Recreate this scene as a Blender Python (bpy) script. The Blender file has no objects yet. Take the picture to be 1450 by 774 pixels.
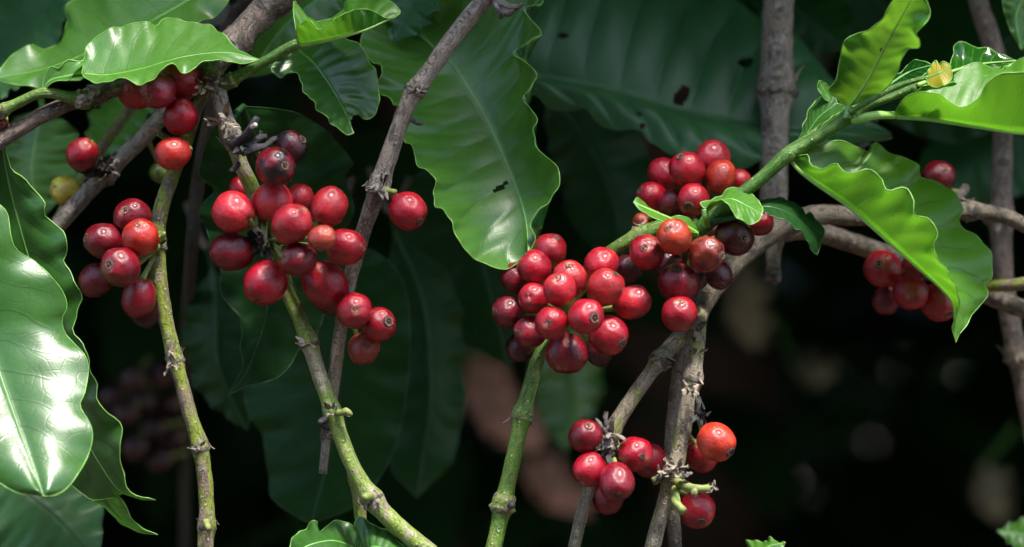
import bpy, math, random
import numpy as np
from mathutils import Vector, Matrix, Quaternion, noise as mnoise

random.seed(7); np.random.seed(7)
scene = bpy.context.scene
COL = scene.collection

# ------------------------------------------------------------------ camera, sky, sun, exposure
D = 1.20            # camera to focus plane (m)
CH = 1.30           # camera height above the ground (m)
S = 1450 / 0.39     # photo pixels per metre on the focus plane
cd = bpy.data.cameras.new('camera'); cam = bpy.data.objects.new('camera', cd); COL.objects.link(cam)
cam.location = (0, -D, CH); cam.rotation_euler = (math.radians(90), 0, 0)
cd.sensor_width = 36; cd.lens = 36 * D / 0.39
cd.clip_start = 0.05; cd.clip_end = 400
cd.dof.use_dof = True; cd.dof.focus_distance = D + 0.004; cd.dof.aperture_fstop = 5.2; cd.dof.aperture_blades = 9
scene.camera = cam

SUN_EL, SUN_AZ = math.radians(67), math.radians(150)   # azimuth from +Y (away from camera) clockwise
world = bpy.data.worlds.new('World'); scene.world = world; world.use_nodes = True
wn = world.node_tree; wn.nodes.clear()
wo = wn.nodes.new('ShaderNodeOutputWorld'); wb = wn.nodes.new('ShaderNodeBackground'); ws = wn.nodes.new('ShaderNodeTexSky')
ws.sky_type = 'NISHITA'; ws.sun_disc = False; ws.sun_elevation = SUN_EL; ws.sun_rotation = SUN_AZ
ws.air_density = 1.0; ws.dust_density = 1.5; ws.ozone_density = 1.0
wb.inputs['Strength'].default_value = 0.09
wn.links.new(ws.outputs[0], wb.inputs[0]); wn.links.new(wb.outputs[0], wo.inputs[0])
sd = bpy.data.lights.new('sun', 'SUN'); sun = bpy.data.objects.new('sun', sd); COL.objects.link(sun)
sd.energy = 1.5; sd.angle = math.radians(10); sd.color = (1.0, 0.95, 0.87)
sv = Vector((math.sin(SUN_AZ) * math.cos(SUN_EL), math.cos(SUN_AZ) * math.cos(SUN_EL), math.sin(SUN_EL)))
sun.rotation_euler = sv.to_track_quat('Z', 'Y').to_euler(); sun.location = (2, -2, 6)
vs = scene.view_settings
vs.view_transform = 'Standard'; vs.look = 'None'; vs.gamma = 1; vs.exposure = 2.6; vs.use_curve_mapping = False
scene.render.engine = 'CYCLES'
scene.cycles.max_bounces = 8; scene.cycles.transmission_bounces = 6

# ------------------------------------------------------------------ helpers
def P(px, py, d=0.0):
    """photo pixel + distance behind the focus plane in mm -> point in the place"""
    y = d / 1000.0; k = (D + y) / D / S
    return Vector(((px - 725) * k, y, CH + (387 - py) * k))
def R(r, d=0.0): return r / S * (D + d / 1000.0) / D
def link(o, parent=None):
    COL.objects.link(o)
    if parent is not None:
        o.parent = parent
        o.matrix_parent_inverse = Matrix.Identity(4)
    return o
def tag(o, label=None, cat=None, group=None, kind=None):
    for k, v in (('label', label), ('category', cat), ('group', group), ('kind', kind)):
        if v: o[k] = v
    return o
def root(name, loc, label, cat, group=None):
    e = bpy.data.objects.new(name, None); e.empty_display_size = 0.005; e.location = loc
    COL.objects.link(e); return tag(e, label, cat, group)
def mesh(name, V, F, mat, parent=None, smooth=True, uv=None):
    off = Vector(parent_loc(parent)) if parent is not None else Vector((0, 0, 0))
    me = bpy.data.meshes.new(name)
    me.from_pydata([tuple(Vector(v) - off) for v in V], [], F)
    if smooth: me.polygons.foreach_set('use_smooth', [True] * len(me.polygons))
    if uv is not None:
        l = me.uv_layers.new(name='UVMap')
        li = np.empty(len(me.loops), dtype=np.int32); me.loops.foreach_get('vertex_index', li)
        l.data.foreach_set('uv', np.asarray(uv, dtype=np.float32)[li].ravel())
    me.materials.append(mat); me.update()
    return link(bpy.data.objects.new(name, me), parent)
def parent_loc(p):
    v = Vector((0, 0, 0))
    while p is not None: v = v + p.location; p = p.parent
    return v
def catmull(pts, n):
    """n points at even arc length on a centripetal-ish spline through pts (k-dim)"""
    p = np.asarray(pts, float)
    if len(p) == 2: return p[0] + (p[1] - p[0]) * np.linspace(0, 1, n)[:, None]
    q = np.vstack([2 * p[0] - p[1], p, 2 * p[-1] - p[-2]]); out = []
    for i in range(1, len(q) - 2):
        t = np.linspace(0, 1, 24, endpoint=False)[:, None]
        a, b, c, d = q[i - 1], q[i], q[i + 1], q[i + 2]
        out.append(0.5 * (2 * b + (c - a) * t + (2 * a - 5 * b + 4 * c - d) * t ** 2 + (3 * b - a - 3 * c + d) * t ** 3))
    out = np.vstack(out + [p[-1:]])
    s = np.r_[0, np.cumsum(np.linalg.norm(np.diff(out[:, :3], axis=0), axis=1) + 1e-9)]
    return np.column_stack([np.interp(np.linspace(0, s[-1], n), s, out[:, k]) for k in range(out.shape[1])])
def smooth1(a, w):
    k = np.exp(-0.5 * (np.arange(-3 * w, 3 * w + 1) / w) ** 2); k /= k.sum()
    pad = np.vstack([2 * a[0] - a[1:3 * w + 1][::-1], a, 2 * a[-1] - a[-3 * w - 1:-1][::-1]])
    r = np.column_stack([np.convolve(pad[:, i], k, 'valid') for i in range(a.shape[1])])
    e = np.minimum(np.arange(len(a)), np.arange(len(a))[::-1]) / (2.0 * w)
    f = np.clip(e, 0, 1)[:, None]
    return a * (1 - f) + r * f

# ------------------------------------------------------------------ materials
class NT:
    def __init__(s, name):
        s.m = bpy.data.materials.new(name); s.m.use_nodes = True; s.t = s.m.node_tree; s.t.nodes.clear()
        s.out = s.n('ShaderNodeOutputMaterial')
    def n(s, typ, **kw):
        o = s.t.nodes.new(typ)
        for k, v in kw.items(): setattr(o, k, v)
        return o
    def l(s, a, b): s.t.links.new(a, b)
    def put(s, sock, v):
        if hasattr(v, 'is_output') or isinstance(v, bpy.types.NodeSocket): s.l(v, sock)
        else: sock.default_value = v
    def math(s, op, a, b=0.0, c=None):
        o = s.n('ShaderNodeMath', operation=op); s.put(o.inputs[0], a); s.put(o.inputs[1], b)
        if c is not None: s.put(o.inputs[2], c)
        return o.outputs[0]
    def ss(s, x, a, b):
        o = s.n('ShaderNodeMapRange', interpolation_type='SMOOTHSTEP'); s.put(o.inputs[0], x)
        o.inputs[1].default_value = a; o.inputs[2].default_value = b; return o.outputs[0]
    def mix(s, f, a, b, typ='MIX'):
        o = s.n('ShaderNodeMix', data_type='RGBA', blend_type=typ)
        s.put(o.inputs[0], f)
        s.put(o.inputs[6], (*a, 1) if isinstance(a, tuple) and len(a) == 3 else a)
        s.put(o.inputs[7], (*b, 1) if isinstance(b, tuple) and len(b) == 3 else b)
        return o.outputs[2]
    def noise(s, vec, scale, detail=3.0, rough=0.55, w=None):
        o = s.n('ShaderNodeTexNoise', noise_dimensions='4D' if w is not None else '3D')
        o.inputs['Scale'].default_value = scale; o.inputs['Detail'].default_value = detail; o.inputs['Roughness'].default_value = rough
        if vec is not None: s.l(vec, o.inputs['Vector'])
        if w is not None: s.put(o.inputs['W'], w)
        return o.outputs['Fac']
    def voro(s, vec, scale, w=None):
        o = s.n('ShaderNodeTexVoronoi', voronoi_dimensions='4D' if w is not None else '3D'); o.inputs['Scale'].default_value = scale
        s.l(vec, o.inputs['Vector'])
        if w is not None: s.put(o.inputs['W'], w)
        return o.outputs['Distance']
    def bump(s, h, strength, dist):
        o = s.n('ShaderNodeBump'); o.inputs['Strength'].default_value = strength; o.inputs['Distance'].default_value = dist
        s.l(h, o.inputs['Height']); return o.outputs[0]
    def pbsdf(s, **kw):
        o = s.n('ShaderNodeBsdfPrincipled')
        for k, v in kw.items(): s.put(o.inputs[k], (*v, 1) if isinstance(v, tuple) and len(v) == 3 and 'Radius' not in k else v)
        return o
    def scale(s, vec, xyz):
        o = s.n('ShaderNodeMapping'); s.l(vec, o.inputs[0]); o.inputs['Scale'].default_value = xyz; return o.outputs[0]

NV = 11      # pairs of side veins on every coffee leaf
def leaf_material(name, top, under, vein, rough=0.3, transl=0.3, tcol=(0.22, 0.5, 0.02), veinamt=0.5, spots=0.55, uvein=None, uva=0.35, spec=0.38):
    g = NT(name); uv = g.n('ShaderNodeUVMap'); uv.uv_map = 'UVMap'
    sx = g.n('ShaderNodeSeparateXYZ'); g.l(uv.outputs[0], sx.inputs[0])
    u, v = sx.outputs[0], sx.outputs[1]
    s = g.math('ABSOLUTE', g.math('MULTIPLY_ADD', v, 2.0, -1.0))
    tc = g.n('ShaderNodeTexCoord'); ob = tc.outputs['Object']
    ph = g.math('MULTIPLY', g.math('SUBTRACT', u, g.math('MULTIPLY', g.math('POWER', s, 1.4), 0.11)), NV)
    wob = g.math('MULTIPLY_ADD', g.noise(ob, 60, 1), 0.5, -0.25)
    fr = g.math('ABSOLUTE', g.math('SUBTRACT', g.math('FRACT', g.math('ADD', ph, wob)), 0.5))
    line = g.math('SUBTRACT', 1.0, g.ss(fr, 0.012, 0.05))
    fade = g.ss(s, 1.0, 0.7)
    line = g.math('MULTIPLY', g.math('MULTIPLY', line, fade), veinamt)
    mid = g.math('MULTIPLY', g.math('SUBTRACT', 1.0, g.ss(s, 0.015, 0.05)), 0.8)
    vm = g.math('MAXIMUM', line, mid)
    n1 = g.noise(ob, 45, 4); n2 = g.noise(ob, 600, 3)
    var = g.math('ADD', g.math('MULTIPLY', n1, 0.8), g.math('MULTIPLY', n2, 0.25))
    topv = g.mix(g.ss(var, 0.3, 0.75), tuple(c * 0.72 for c in top), tuple(c * 1.25 for c in top))
    margin = g.ss(s, 0.955, 0.995)
    topc = g.mix(vm, topv, vein)
    topc = g.mix(g.math('MULTIPLY', g.math('MULTIPLY', margin, 0.8), g.ss(g.noise(ob, 130, 2), 0.35, 0.6)), topc, vein)
    topc = g.mix(g.math('MULTIPLY', g.ss(g.noise(ob, 18, 4, 0.6), 0.55, 0.75), 0.22), topc, tuple(0.5 * (a_ + b_) for a_, b_ in zip(top, vein)))
    undv = g.mix(g.ss(var, 0.3, 0.75), tuple(c * 0.85 for c in under), tuple(c * 1.15 for c in under))
    # fine network on the underside
    vor = g.n('ShaderNodeTexVoronoi', feature='DISTANCE_TO_EDGE'); vor.inputs['Scale'].default_value = 190; g.l(ob, vor.inputs['Vector'])
    net = g.math('MULTIPLY', g.math('SUBTRACT', 1.0, g.ss(vor.outputs['Distance'], 0.0, 0.07)), 0.22)
    topc = g.mix(g.math('MULTIPLY', net, 0.3), topc, vein)
    uv_ = uvein or tuple(c * 0.45 for c in under)
    uline = g.math('MAXIMUM', g.math('MULTIPLY', line, uva / max(veinamt, 0.01)), g.math('MULTIPLY', net, 0.6))
    undc = g.mix(uline, undv, uv_)
    spotm = g.math('MULTIPLY', g.math('SUBTRACT', 1.0, g.ss(g.voro(ob, 55), 0.04, 0.075)), g.ss(g.noise(ob, 25, 2), spots, spots + 0.08))
    topc = g.mix(spotm, topc, (0.05, 0.03, 0.012)); undc = g.mix(spotm, undc, (0.06, 0.04, 0.015))
    dots = g.math('MULTIPLY', g.math('SUBTRACT', 1.0, g.ss(g.voro(ob, 420), 0.10, 0.16)), g.ss(g.noise(ob, 70, 3), 0.58, 0.64))
    topc = g.mix(g.math('MULTIPLY', dots, 0.3), topc, (0.30, 0.34, 0.24))
    bf = g.n('ShaderNodeNewGeometry').outputs['Backfacing']
    col = g.mix(bf, topc, undc)
    hgt = g.math('ADD', g.math('MULTIPLY', g.noise(ob, 260, 3), 1.0), g.math('ADD', g.math('MULTIPLY', vm, -1.2), g.math('MULTIPLY', net, -1.5)))
    dust = g.ss(g.noise(ob, 90, 5, 0.65), 0.45, 0.8)
    rg = g.math('ADD', g.math('MULTIPLY_ADD', bf, 0.22, rough), g.math('MULTIPLY', dust, 0.14))
    p = g.pbsdf(**{'Base Color': col, 'Roughness': rg, 'Specular IOR Level': spec, 'Normal': g.bump(hgt, 0.12, 0.0006)})
    tr = g.n('ShaderNodeBsdfTranslucent')
    tl = g.mix(g.math('MULTIPLY', vm, 0.5), g.mix(n1, tuple(c * 0.8 for c in tcol), tcol), tuple(c * 0.45 for c in tcol))
    g.l(g.mix(spotm, tl, (0.02, 0.012, 0.004)), tr.inputs[0])
    ms = g.n('ShaderNodeMixShader'); ms.inputs[0].default_value = transl
    g.l(p.outputs[0], ms.inputs[1]); g.l(tr.outputs[0], ms.inputs[2]); g.l(ms.outputs[0], g.out.inputs[0])
    return g.m

def bark_material(name, base, patch, amount=0.5, dark=(0.03, 0.024, 0.018), pale=(0.42, 0.38, 0.32), palea=0.5, darka=0.6, rough=0.75, sc=1.0):
    g = NT(name); uv = g.n('ShaderNodeUVMap'); uv.uv_map = 'UVMap'; vec = uv.outputs[0]
    tc = g.n('ShaderNodeTexCoord'); ob = tc.outputs['Object']
    streak = g.noise(g.scale(vec, (1.0, 0.14, 1.0)), 800 * sc, 4, 0.65)
    big = g.noise(g.scale(ob, (1, 1, 0.3)), 190 * sc, 5, 0.65)
    fine = g.noise(ob, 1300, 4, 0.7)
    m = g.ss(g.math('ADD', big, g.math('MULTIPLY_ADD', streak, 0.5, -0.25)), amount - 0.03, amount + 0.03)
    c = g.mix(m, base, patch)
    c = g.mix(g.math('MULTIPLY', g.ss(streak, 0.54, 0.62), palea), c, pale)
    dk = g.ss(g.noise(g.scale(ob, (1, 1, 0.5)), 360 * sc, 5, 0.7), 0.56, 0.61)
    c = g.mix(g.math('MULTIPLY', dk, darka), c, dark)
    crack = g.math('MULTIPLY', g.math('SUBTRACT', 1.0, g.ss(g.math('ABSOLUTE', g.math('SUBTRACT', g.noise(g.scale(vec, (1.0, 0.07, 1.0)), 1300 * sc, 2, 0.5), 0.5)), 0.0, 0.025)), darka)
    c = g.mix(crack, c, dark)
    len_ = g.math('SUBTRACT', 1.0, g.ss(g.voro(ob, 300), 0.12, 0.2))
    c = g.mix(g.math('MULTIPLY', g.math('MULTIPLY', len_, g.ss(fine, 0.42, 0.55)), 0.8), c, pale)
    c = g.mix(0.7, c, g.mix(g.ss(fine, 0.3, 0.7), (0.45, 0.45, 0.45), (1.5, 1.5, 1.5)), 'MULTIPLY')
    h = g.math('ADD', g.math('ADD', streak, g.math('MULTIPLY', fine, 0.5)), g.math('ADD', g.math('MULTIPLY', len_, 0.5), g.math('MULTIPLY', crack, -0.6)))
    p = g.pbsdf(**{'Base Color': c, 'Roughness': rough, 'Normal': g.bump(h, 0.8, 0.0009)})
    g.l(p.outputs[0], g.out.inputs[0]); return g.m

def cherry_material():
    g = NT('cherry_skin'); tc = g.n('ShaderNodeTexCoord'); ob = tc.outputs['Object']
    oi = g.n('ShaderNodeObjectInfo'); w = g.math('MULTIPLY', oi.outputs['Random'], 37.0)
    sx = g.n('ShaderNodeSeparateXYZ'); g.l(ob, sx.inputs[0]); z = sx.outputs[2]
    base = oi.outputs['Color']
    n1 = g.noise(ob, 1.3, 2, 0.5, w); n2 = g.noise(ob, 6, 5, 0.65, w); n3 = g.noise(ob, 42, 2, 0.5, w)
    c = g.mix(g.ss(n1, 0.35, 0.68), g.mix(1.0, base, (0.62, 0.5, 0.66), 'MULTIPLY'), base)
    c = g.mix(g.math('MULTIPLY', g.ss(n1, 0.55, 0.8), 0.35), c, g.mix(1.0, base, (1.35, 2.6, 1.5), 'MULTIPLY'))
    # pale streaks running pole to pole
    st = g.noise(g.scale(ob, (1, 1, 0.12)), 9, 3, 0.6, w)
    c = g.mix(g.math('MULTIPLY', g.ss(st, 0.58, 0.75), 0.14), c, g.mix(1.0, base, (1.3, 3.2, 2.2), 'MULTIPLY'))
    # mottling, dust, speckles
    c = g.mix(g.math('MULTIPLY', g.ss(n2, 0.52, 0.72), 0.35), c, g.mix(1.0, base, (0.5, 0.5, 0.55), 'MULTIPLY'))
    sp = g.math('MULTIPLY', g.math('SUBTRACT', 1.0, g.ss(g.voro(ob, 7, w), 0.05, 0.10)), g.ss(n2, 0.4, 0.55))
    c = g.mix(g.math('MULTIPLY', sp, 0.55), c, (0.55, 0.36, 0.27))
    bl = g.math('MULTIPLY', g.ss(g.noise(ob, 2.2, 5, 0.7, g.math('ADD', w, 9.0)), 0.66, 0.72), 0.75)
    c = g.mix(bl, c, (0.10, 0.04, 0.03))
    # corky tan ring round the scar at the tip, dull patch near the stalk
    wz = g.math('ADD', z, g.math('MULTIPLY_ADD', n2, 0.05, -0.025))
    ring = g.math('MULTIPLY', g.ss(wz, 0.955, 0.985), 0.75)
    c = g.mix(ring, c, (0.30, 0.13, 0.07))
    c = g.mix(g.math('MULTIPLY', g.ss(wz, -0.86, -0.99), 0.5), c, (0.28, 0.10, 0.03))
    bloom = g.ss(g.noise(ob, 1.8, 5, 0.65, g.math('ADD', w, 3.0)), 0.42, 0.75)
    c = g.mix(g.math('MULTIPLY', bloom, 0.025), c, (0.6, 0.42, 0.46))
    at = g.n('ShaderNodeAttribute', attribute_type='OBJECT', attribute_name='rot')
    rm = g.ss(g.math('ADD', g.math('MULTIPLY', g.noise(ob, 1.1, 3, 0.6, g.math('ADD', w, 21.0)), 1.2), at.outputs['Fac']), 0.98, 1.12)
    c = g.mix(rm, c, (0.012, 0.006, 0.008))
    rg = g.math('ADD', 0.24, g.math('ADD', g.math('MULTIPLY', bloom, 0.14), g.math('MULTIPLY', bl, 0.2)))
    h = g.math('ADD', g.math('ADD', g.math('MULTIPLY', n2, 1.0), g.math('MULTIPLY', n3, 0.16)), g.math('MULTIPLY', sp, 0.3))
    p = g.pbsdf(**{'Base Color': c, 'Roughness': rg, 'Specular IOR Level': 0.5, 'Subsurface Weight': 0.12, 'Coat Weight': 0.22, 'Coat Roughness': 0.14,
                   'Subsurface Radius': (1.0, 0.15, 0.1), 'Subsurface Scale': 0.0016, 'Normal': g.bump(h, 0.22, 0.06)})
    g.l(p.outputs[0], g.out.inputs[0]); return g.m

def plain(name, a, b, sc, rough=0.7, bump=0.4, dist=0.0005, transl=None):
    g = NT(name); tc = g.n('ShaderNodeTexCoord'); ob = tc.outputs['Object']
    n = g.noise(ob, sc, 5, 0.6); c = g.mix(g.ss(n, 0.3, 0.7), a, b)
    p = g.pbsdf(**{'Base Color': c, 'Roughness': rough, 'Normal': g.bump(n, bump, dist)})
    if transl:
        tr = g.n('ShaderNodeBsdfTranslucent'); g.l(g.mix(1.0, c, transl, 'MULTIPLY'), tr.inputs[0]); ms = g.n('ShaderNodeMixShader'); ms.inputs[0].default_value = 0.3
        g.l(p.outputs[0], ms.inputs[1]); g.l(tr.outputs[0], ms.inputs[2]); g.l(ms.outputs[0], g.out.inputs[0])
    else: g.l(p.outputs[0], g.out.inputs[0])
    return g.m

M = {}
M['leaf'] = leaf_material('mature_leaf', (0.002, 0.027, 0.006), (0.035, 0.11, 0.018), (0.09, 0.22, 0.035), 0.11, 0.12, tcol=(0.07, 0.36, 0.02), spec=0.5)
M['leaf_mid'] = leaf_material('half_grown_leaf', (0.003, 0.036, 0.006), (0.06, 0.17, 0.02), (0.11, 0.27, 0.04), 0.13, 0.13, tcol=(0.12, 0.52, 0.02), spec=0.5)
M['leaf_young'] = leaf_material('young_leaf', (0.010, 0.082, 0.007), (0.08, 0.23, 0.018), (0.18, 0.38, 0.06), 0.15, 0.33, tcol=(0.25, 0.68, 0.03), spots=0.62, uva=0.6, veinamt=0.6, spec=0.5)
M['leaf_bitten'] = leaf_material('bitten_young_leaf', (0.03, 0.14, 0.015), (0.11, 0.30, 0.02), (0.28, 0.5, 0.08), 0.2, 0.42, tcol=(0.33, 0.76, 0.04), spots=0.42, uvein=(0.03, 0.10, 0.012), uva=0.8)
M['leaf_yellow'] = leaf_material('yellow_bud_leaf', (0.42, 0.36, 0.03), (0.42, 0.36, 0.03), (0.20, 0.26, 0.03), 0.25, 0.4, tcol=(0.8, 0.65, 0.03), veinamt=0.3)
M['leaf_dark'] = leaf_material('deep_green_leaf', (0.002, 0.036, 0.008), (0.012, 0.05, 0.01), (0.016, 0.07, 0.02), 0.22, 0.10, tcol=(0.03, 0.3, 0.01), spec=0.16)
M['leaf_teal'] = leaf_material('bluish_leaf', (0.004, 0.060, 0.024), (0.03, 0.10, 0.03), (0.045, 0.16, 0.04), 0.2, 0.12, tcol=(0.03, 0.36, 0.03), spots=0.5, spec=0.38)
M['dead_leaf'] = plain('dead_leaf', (0.55, 0.27, 0.20), (0.72, 0.42, 0.33), 40, 0.7, transl=(1.0, 0.8, 0.7))
M['pale_dead_leaf'] = plain('pale_dead_leaf', (0.20, 0.17, 0.10), (0.33, 0.29, 0.18), 40, 0.7, transl=(1.0, 0.9, 0.8))
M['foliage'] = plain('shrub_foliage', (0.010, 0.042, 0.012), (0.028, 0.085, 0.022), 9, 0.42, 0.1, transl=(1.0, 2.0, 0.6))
M['rib'] = plain('leaf_rib', (0.10, 0.27, 0.05), (0.16, 0.36, 0.08), 300, 0.4, 0.1)
M['rib_young'] = plain('young_leaf_rib', (0.22, 0.44, 0.08), (0.32, 0.55, 0.12), 300, 0.4, 0.1)
M['rib_dark'] = plain('dark_leaf_rib', (0.010, 0.050, 0.014), (0.02, 0.08, 0.022), 300, 0.45, 0.1)
M['edge'] = plain('leaf_margin', (0.10, 0.27, 0.035), (0.22, 0.44, 0.08), 200, 0.35, 0.1)
M['edge_dark'] = plain('leaf_margin_dark', (0.012, 0.055, 0.015), (0.03, 0.10, 0.03), 200, 0.4, 0.1)
M['grey_bark'] = bark_material('grey_bark', (0.24, 0.195, 0.15), (0.13, 0.105, 0.085), 0.55, palea=0.55)
M['brown_bark'] = bark_material('brown_bark', (0.20, 0.145, 0.11), (0.10, 0.075, 0.06), 0.52, palea=0.4)
M['olive_stem'] = bark_material('olive_stem', (0.20, 0.25, 0.025), (0.20, 0.15, 0.095), 0.50, palea=0.35, darka=0.55)
M['green_stem'] = bark_material('green_stem', (0.19, 0.27, 0.035), (0.28, 0.24, 0.16), 0.56, palea=0.35, darka=0.4, rough=0.55)
M['fresh_stem'] = bark_material('fresh_green_stem', (0.10, 0.20, 0.018), (0.15, 0.22, 0.03), 0.55, palea=0.12, darka=0.35, pale=(0.4, 0.45, 0.25), rough=0.45)
M['young_stem'] = bark_material('young_shoot_stem', (0.05, 0.14, 0.014), (0.08, 0.18, 0.02), 0.55, palea=0.2, darka=0.08, pale=(0.35, 0.5, 0.15), rough=0.4)
M['lichen_stem'] = bark_material('lichen_stem', (0.25, 0.205, 0.14), (0.19, 0.21, 0.04), 0.55, palea=0.5, darka=0.6)
M['dark_bark'] = bark_material('dark_bark', (0.05, 0.037, 0.024), (0.03, 0.022, 0.016), 0.5, pale=(0.12, 0.10, 0.08), palea=0.3)  # bark darkened so that its colour carries deep shade
M['fork_bark'] = bark_material('fork_bark', (0.17, 0.135, 0.10), (0.085, 0.068, 0.05), 0.53, palea=0.5, pale=(0.34, 0.30, 0.25), darka=0.7)
M['node'] = bark_material('node_bark', (0.17, 0.14, 0.105), (0.07, 0.055, 0.045), 0.50, palea=0.7, darka=0.8)
M['node_green'] = bark_material('node_green', (0.24, 0.28, 0.08), (0.15, 0.12, 0.08), 0.56, palea=0.5, darka=0.7)
M['black_dry'] = plain('black_dry_stalk', (0.010, 0.009, 0.010), (0.05, 0.045, 0.045), 700, 0.7, 0.8, 0.001)
M['pale_cut'] = plain('pale_cut_wood', (0.42, 0.36, 0.30), (0.62, 0.56, 0.48), 900, 0.7)
M['stalk'] = plain('fruit_stalk', (0.15, 0.22, 0.04), (0.25, 0.26, 0.08), 400, 0.6)
def scar_material():
    g = NT('calyx_scar'); ob = g.n('ShaderNodeTexCoord').outputs['Object']
    v = g.n('ShaderNodeVectorMath', operation='MULTIPLY'); g.l(ob, v.inputs[0]); v.inputs[1].default_value = (1, 1, 0)
    ln = g.n('ShaderNodeVectorMath', operation='LENGTH'); g.l(v.outputs[0], ln.inputs[0])
    r = g.math('ADD', ln.outputs['Value'], g.math('MULTIPLY_ADD', g.noise(ob, 14, 4), 0.05, -0.025))
    c = g.mix(g.ss(r, 0.03, 0.045), (0.16, 0.07, 0.04), (0.012, 0.007, 0.006))
    c = g.mix(g.ss(r, 0.085, 0.11), c, (0.32, 0.17, 0.10)); c = g.mix(g.ss(r, 0.14, 0.165), c, (0.07, 0.03, 0.02))
    rn = g.n('ShaderNodeObjectInfo').outputs['Random']; c = g.mix(g.math('MULTIPLY_ADD', rn, 0.65, 0.25), c, (0.05, 0.025, 0.018))
    p = g.pbsdf(**{'Base Color': c, 'Roughness': 0.7, 'Normal': g.bump(g.noise(ob, 20, 4), 0.5, 0.03)})
    g.l(p.outputs[0], g.out.inputs[0]); return g.m
M['scar'] = scar_material()
M['flake'] = plain('dry_bract', (0.12, 0.09, 0.06), (0.36, 0.30, 0.23), 300, 0.7, 0.5)
M['dry_grey'] = plain('dry_grey_scale', (0.05, 0.042, 0.036), (0.27, 0.23, 0.19), 500, 0.8, 0.6)
M['cherry'] = cherry_material()
M['soil'] = plain('soil', (0.035, 0.022, 0.014), (0.09, 0.06, 0.04), 3, 0.95, 0.8, 0.02)

# ------------------------------------------------------------------ the setting: ground
def ground():
    n = 60; xs = np.linspace(-1, 1, n); ext = lambda a: np.sign(a) * (np.abs(a) ** 3) * 150
    V, F = [], []
    for j in range(n):
        for i in range(n):
            x, y = ext(xs[i]), ext(xs[j])
            V.append((x, y, 0.05 * mnoise.noise(Vector((x * 0.7, y * 0.7, 0))) - 0.03))
    for j in range(n - 1):
        for i in range(n - 1):
            a = j * n + i; F.append((a, a + 1, a + n + 1, a + n))
    tag(mesh('ground', V, F, M['soil']), kind='structure')
ground()

# ------------------------------------------------------------------ shrubs that close the place in (leaf masses)
def leaf_cloud(name, pts, dirs, size, mat, parent):
    """many small folded leaves, 8 faces each, joined as one foliage part"""
    prof = [(0, 0), (0.22, 0.75), (0.5, 1.0), (0.8, 0.6), (1.0, 0.0)]
    V, F = [], []
    for p, d in zip(pts, dirs):
        L = size * random.uniform(0.7, 1.25); W = L * random.uniform(0.19, 0.26)
        d = Vector(d).normalized(); side = d.cross(Vector((random.uniform(-.4, .4), random.uniform(-.4, .4), 1))).normalized()
        nrm = side.cross(d); droop = random.uniform(0.05, 0.35); b = len(V)
        for (t, w) in prof:
            c = Vector(p) + d * (L * t) - Vector((0, 0, droop * L * t * t))
            rip = random.uniform(-.1, .1) * W
            V.append(c); V.append(c + side * (W * w) + nrm * (0.22 * W * w + rip)); V.append(c - side * (W * w) + nrm * (0.22 * W * w - rip))
        for k in range(4):
            a = b + 3 * k; F.append((a, a + 1, a + 4, a + 3)); F.append((a, a + 3, a + 5, a + 2))
    o = mesh(name, V, F, mat, parent); o['kind'] = 'stuff'; return o
def tube_mesh(pts, rads, nseg=12, cap=True):
    pts = [Vector(p) for p in pts]; V, F, UV = [], [], []
    up = Vector((0, 1, 0)); L = 0.0; prev = None
    for i, p in enumerate(pts):
        t = (pts[min(i + 1, len(pts) - 1)] - pts[max(i - 1, 0)]).normalized()
        if prev is None:
            a = up - t * up.dot(t)
            if a.length < 0.1: a = Vector((1, 0, 0)) - t * t.x
        else: a = prev - t * prev.dot(t)
        a.normalize(); prev = a; b = t.cross(a)
        if i: L += (pts[i] - pts[i - 1]).length
        for k in range(nseg):
            an = 2 * math.pi * k / nseg
            rr = rads[i](an) if callable(rads[i]) else rads[i]
            V.append(p + (a * math.cos(an) + b * math.sin(an)) * rr); UV.append((math.sin(an / 2) * 0.012 + 0.003 * an / 6.28, L))
    for i in range(len(pts) - 1):
        for k in range(nseg):
            k2 = (k + 1) % nseg
            F.append((i * nseg + k, i * nseg + k2, (i + 1) * nseg + k2, (i + 1) * nseg + k))
    if cap:
        F.append(tuple(range(nseg))[::-1]); F.append(tuple((len(pts) - 1) * nseg + k for k in range(nseg)))
    return V, F, UV
def shrub(loc, height, rx, ry, rz, n, size, label, trunks=3, seed=1, hollow=0.55, cut=None, group=None):
    random.seed(seed); loc = Vector(loc)
    t = root('coffee_shrub', loc, label, 'shrub', group)
    for k in range(trunks):
        a = random.uniform(0, 6.28); x, y = 0.12 * math.cos(a), 0.12 * math.sin(a)
        pts = catmull([loc + Vector((x * .5, y * .5, -0.05)), loc + Vector((x, y, height * 0.35)), loc + Vector((x * 2.2, y * 2.2, height * 0.7)), loc + Vector((x * 3, y * 3, height))], 14)
        V, F, UV = tube_mesh(pts, list(np.linspace(0.028, 0.010, 14)), 10)
        mesh('trunk', V, F, M['brown_bark'], t, uv=UV)
    pts, dirs = [], []
    c = loc + Vector((0, 0, height - rz * 0.9))
    while len(pts) < n:
        v = Vector((random.gauss(0, 1), random.gauss(0, 1), random.gauss(0, 1))).normalized()
        r = random.uniform(hollow, 1.0) * (0.85 + 0.3 * mnoise.noise(v * 2.3 + Vector((seed, 0, 0))))
        p = c + Vector((v.x * rx * r, v.y * ry * r, v.z * rz * r))
        if p.z < 0.12 or (cut and cut(p)): continue
        d = Vector((v.x, v.y, v.z * 0.3)).normalized() + Vector((random.uniform(-.7, .7), random.uniform(-.7, .7), random.uniform(-.6, .2)))
        pts.append(p); dirs.append(d)
    leaf_cloud('foliage', pts, dirs, size, M['foliage'], t)
    return t
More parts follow.
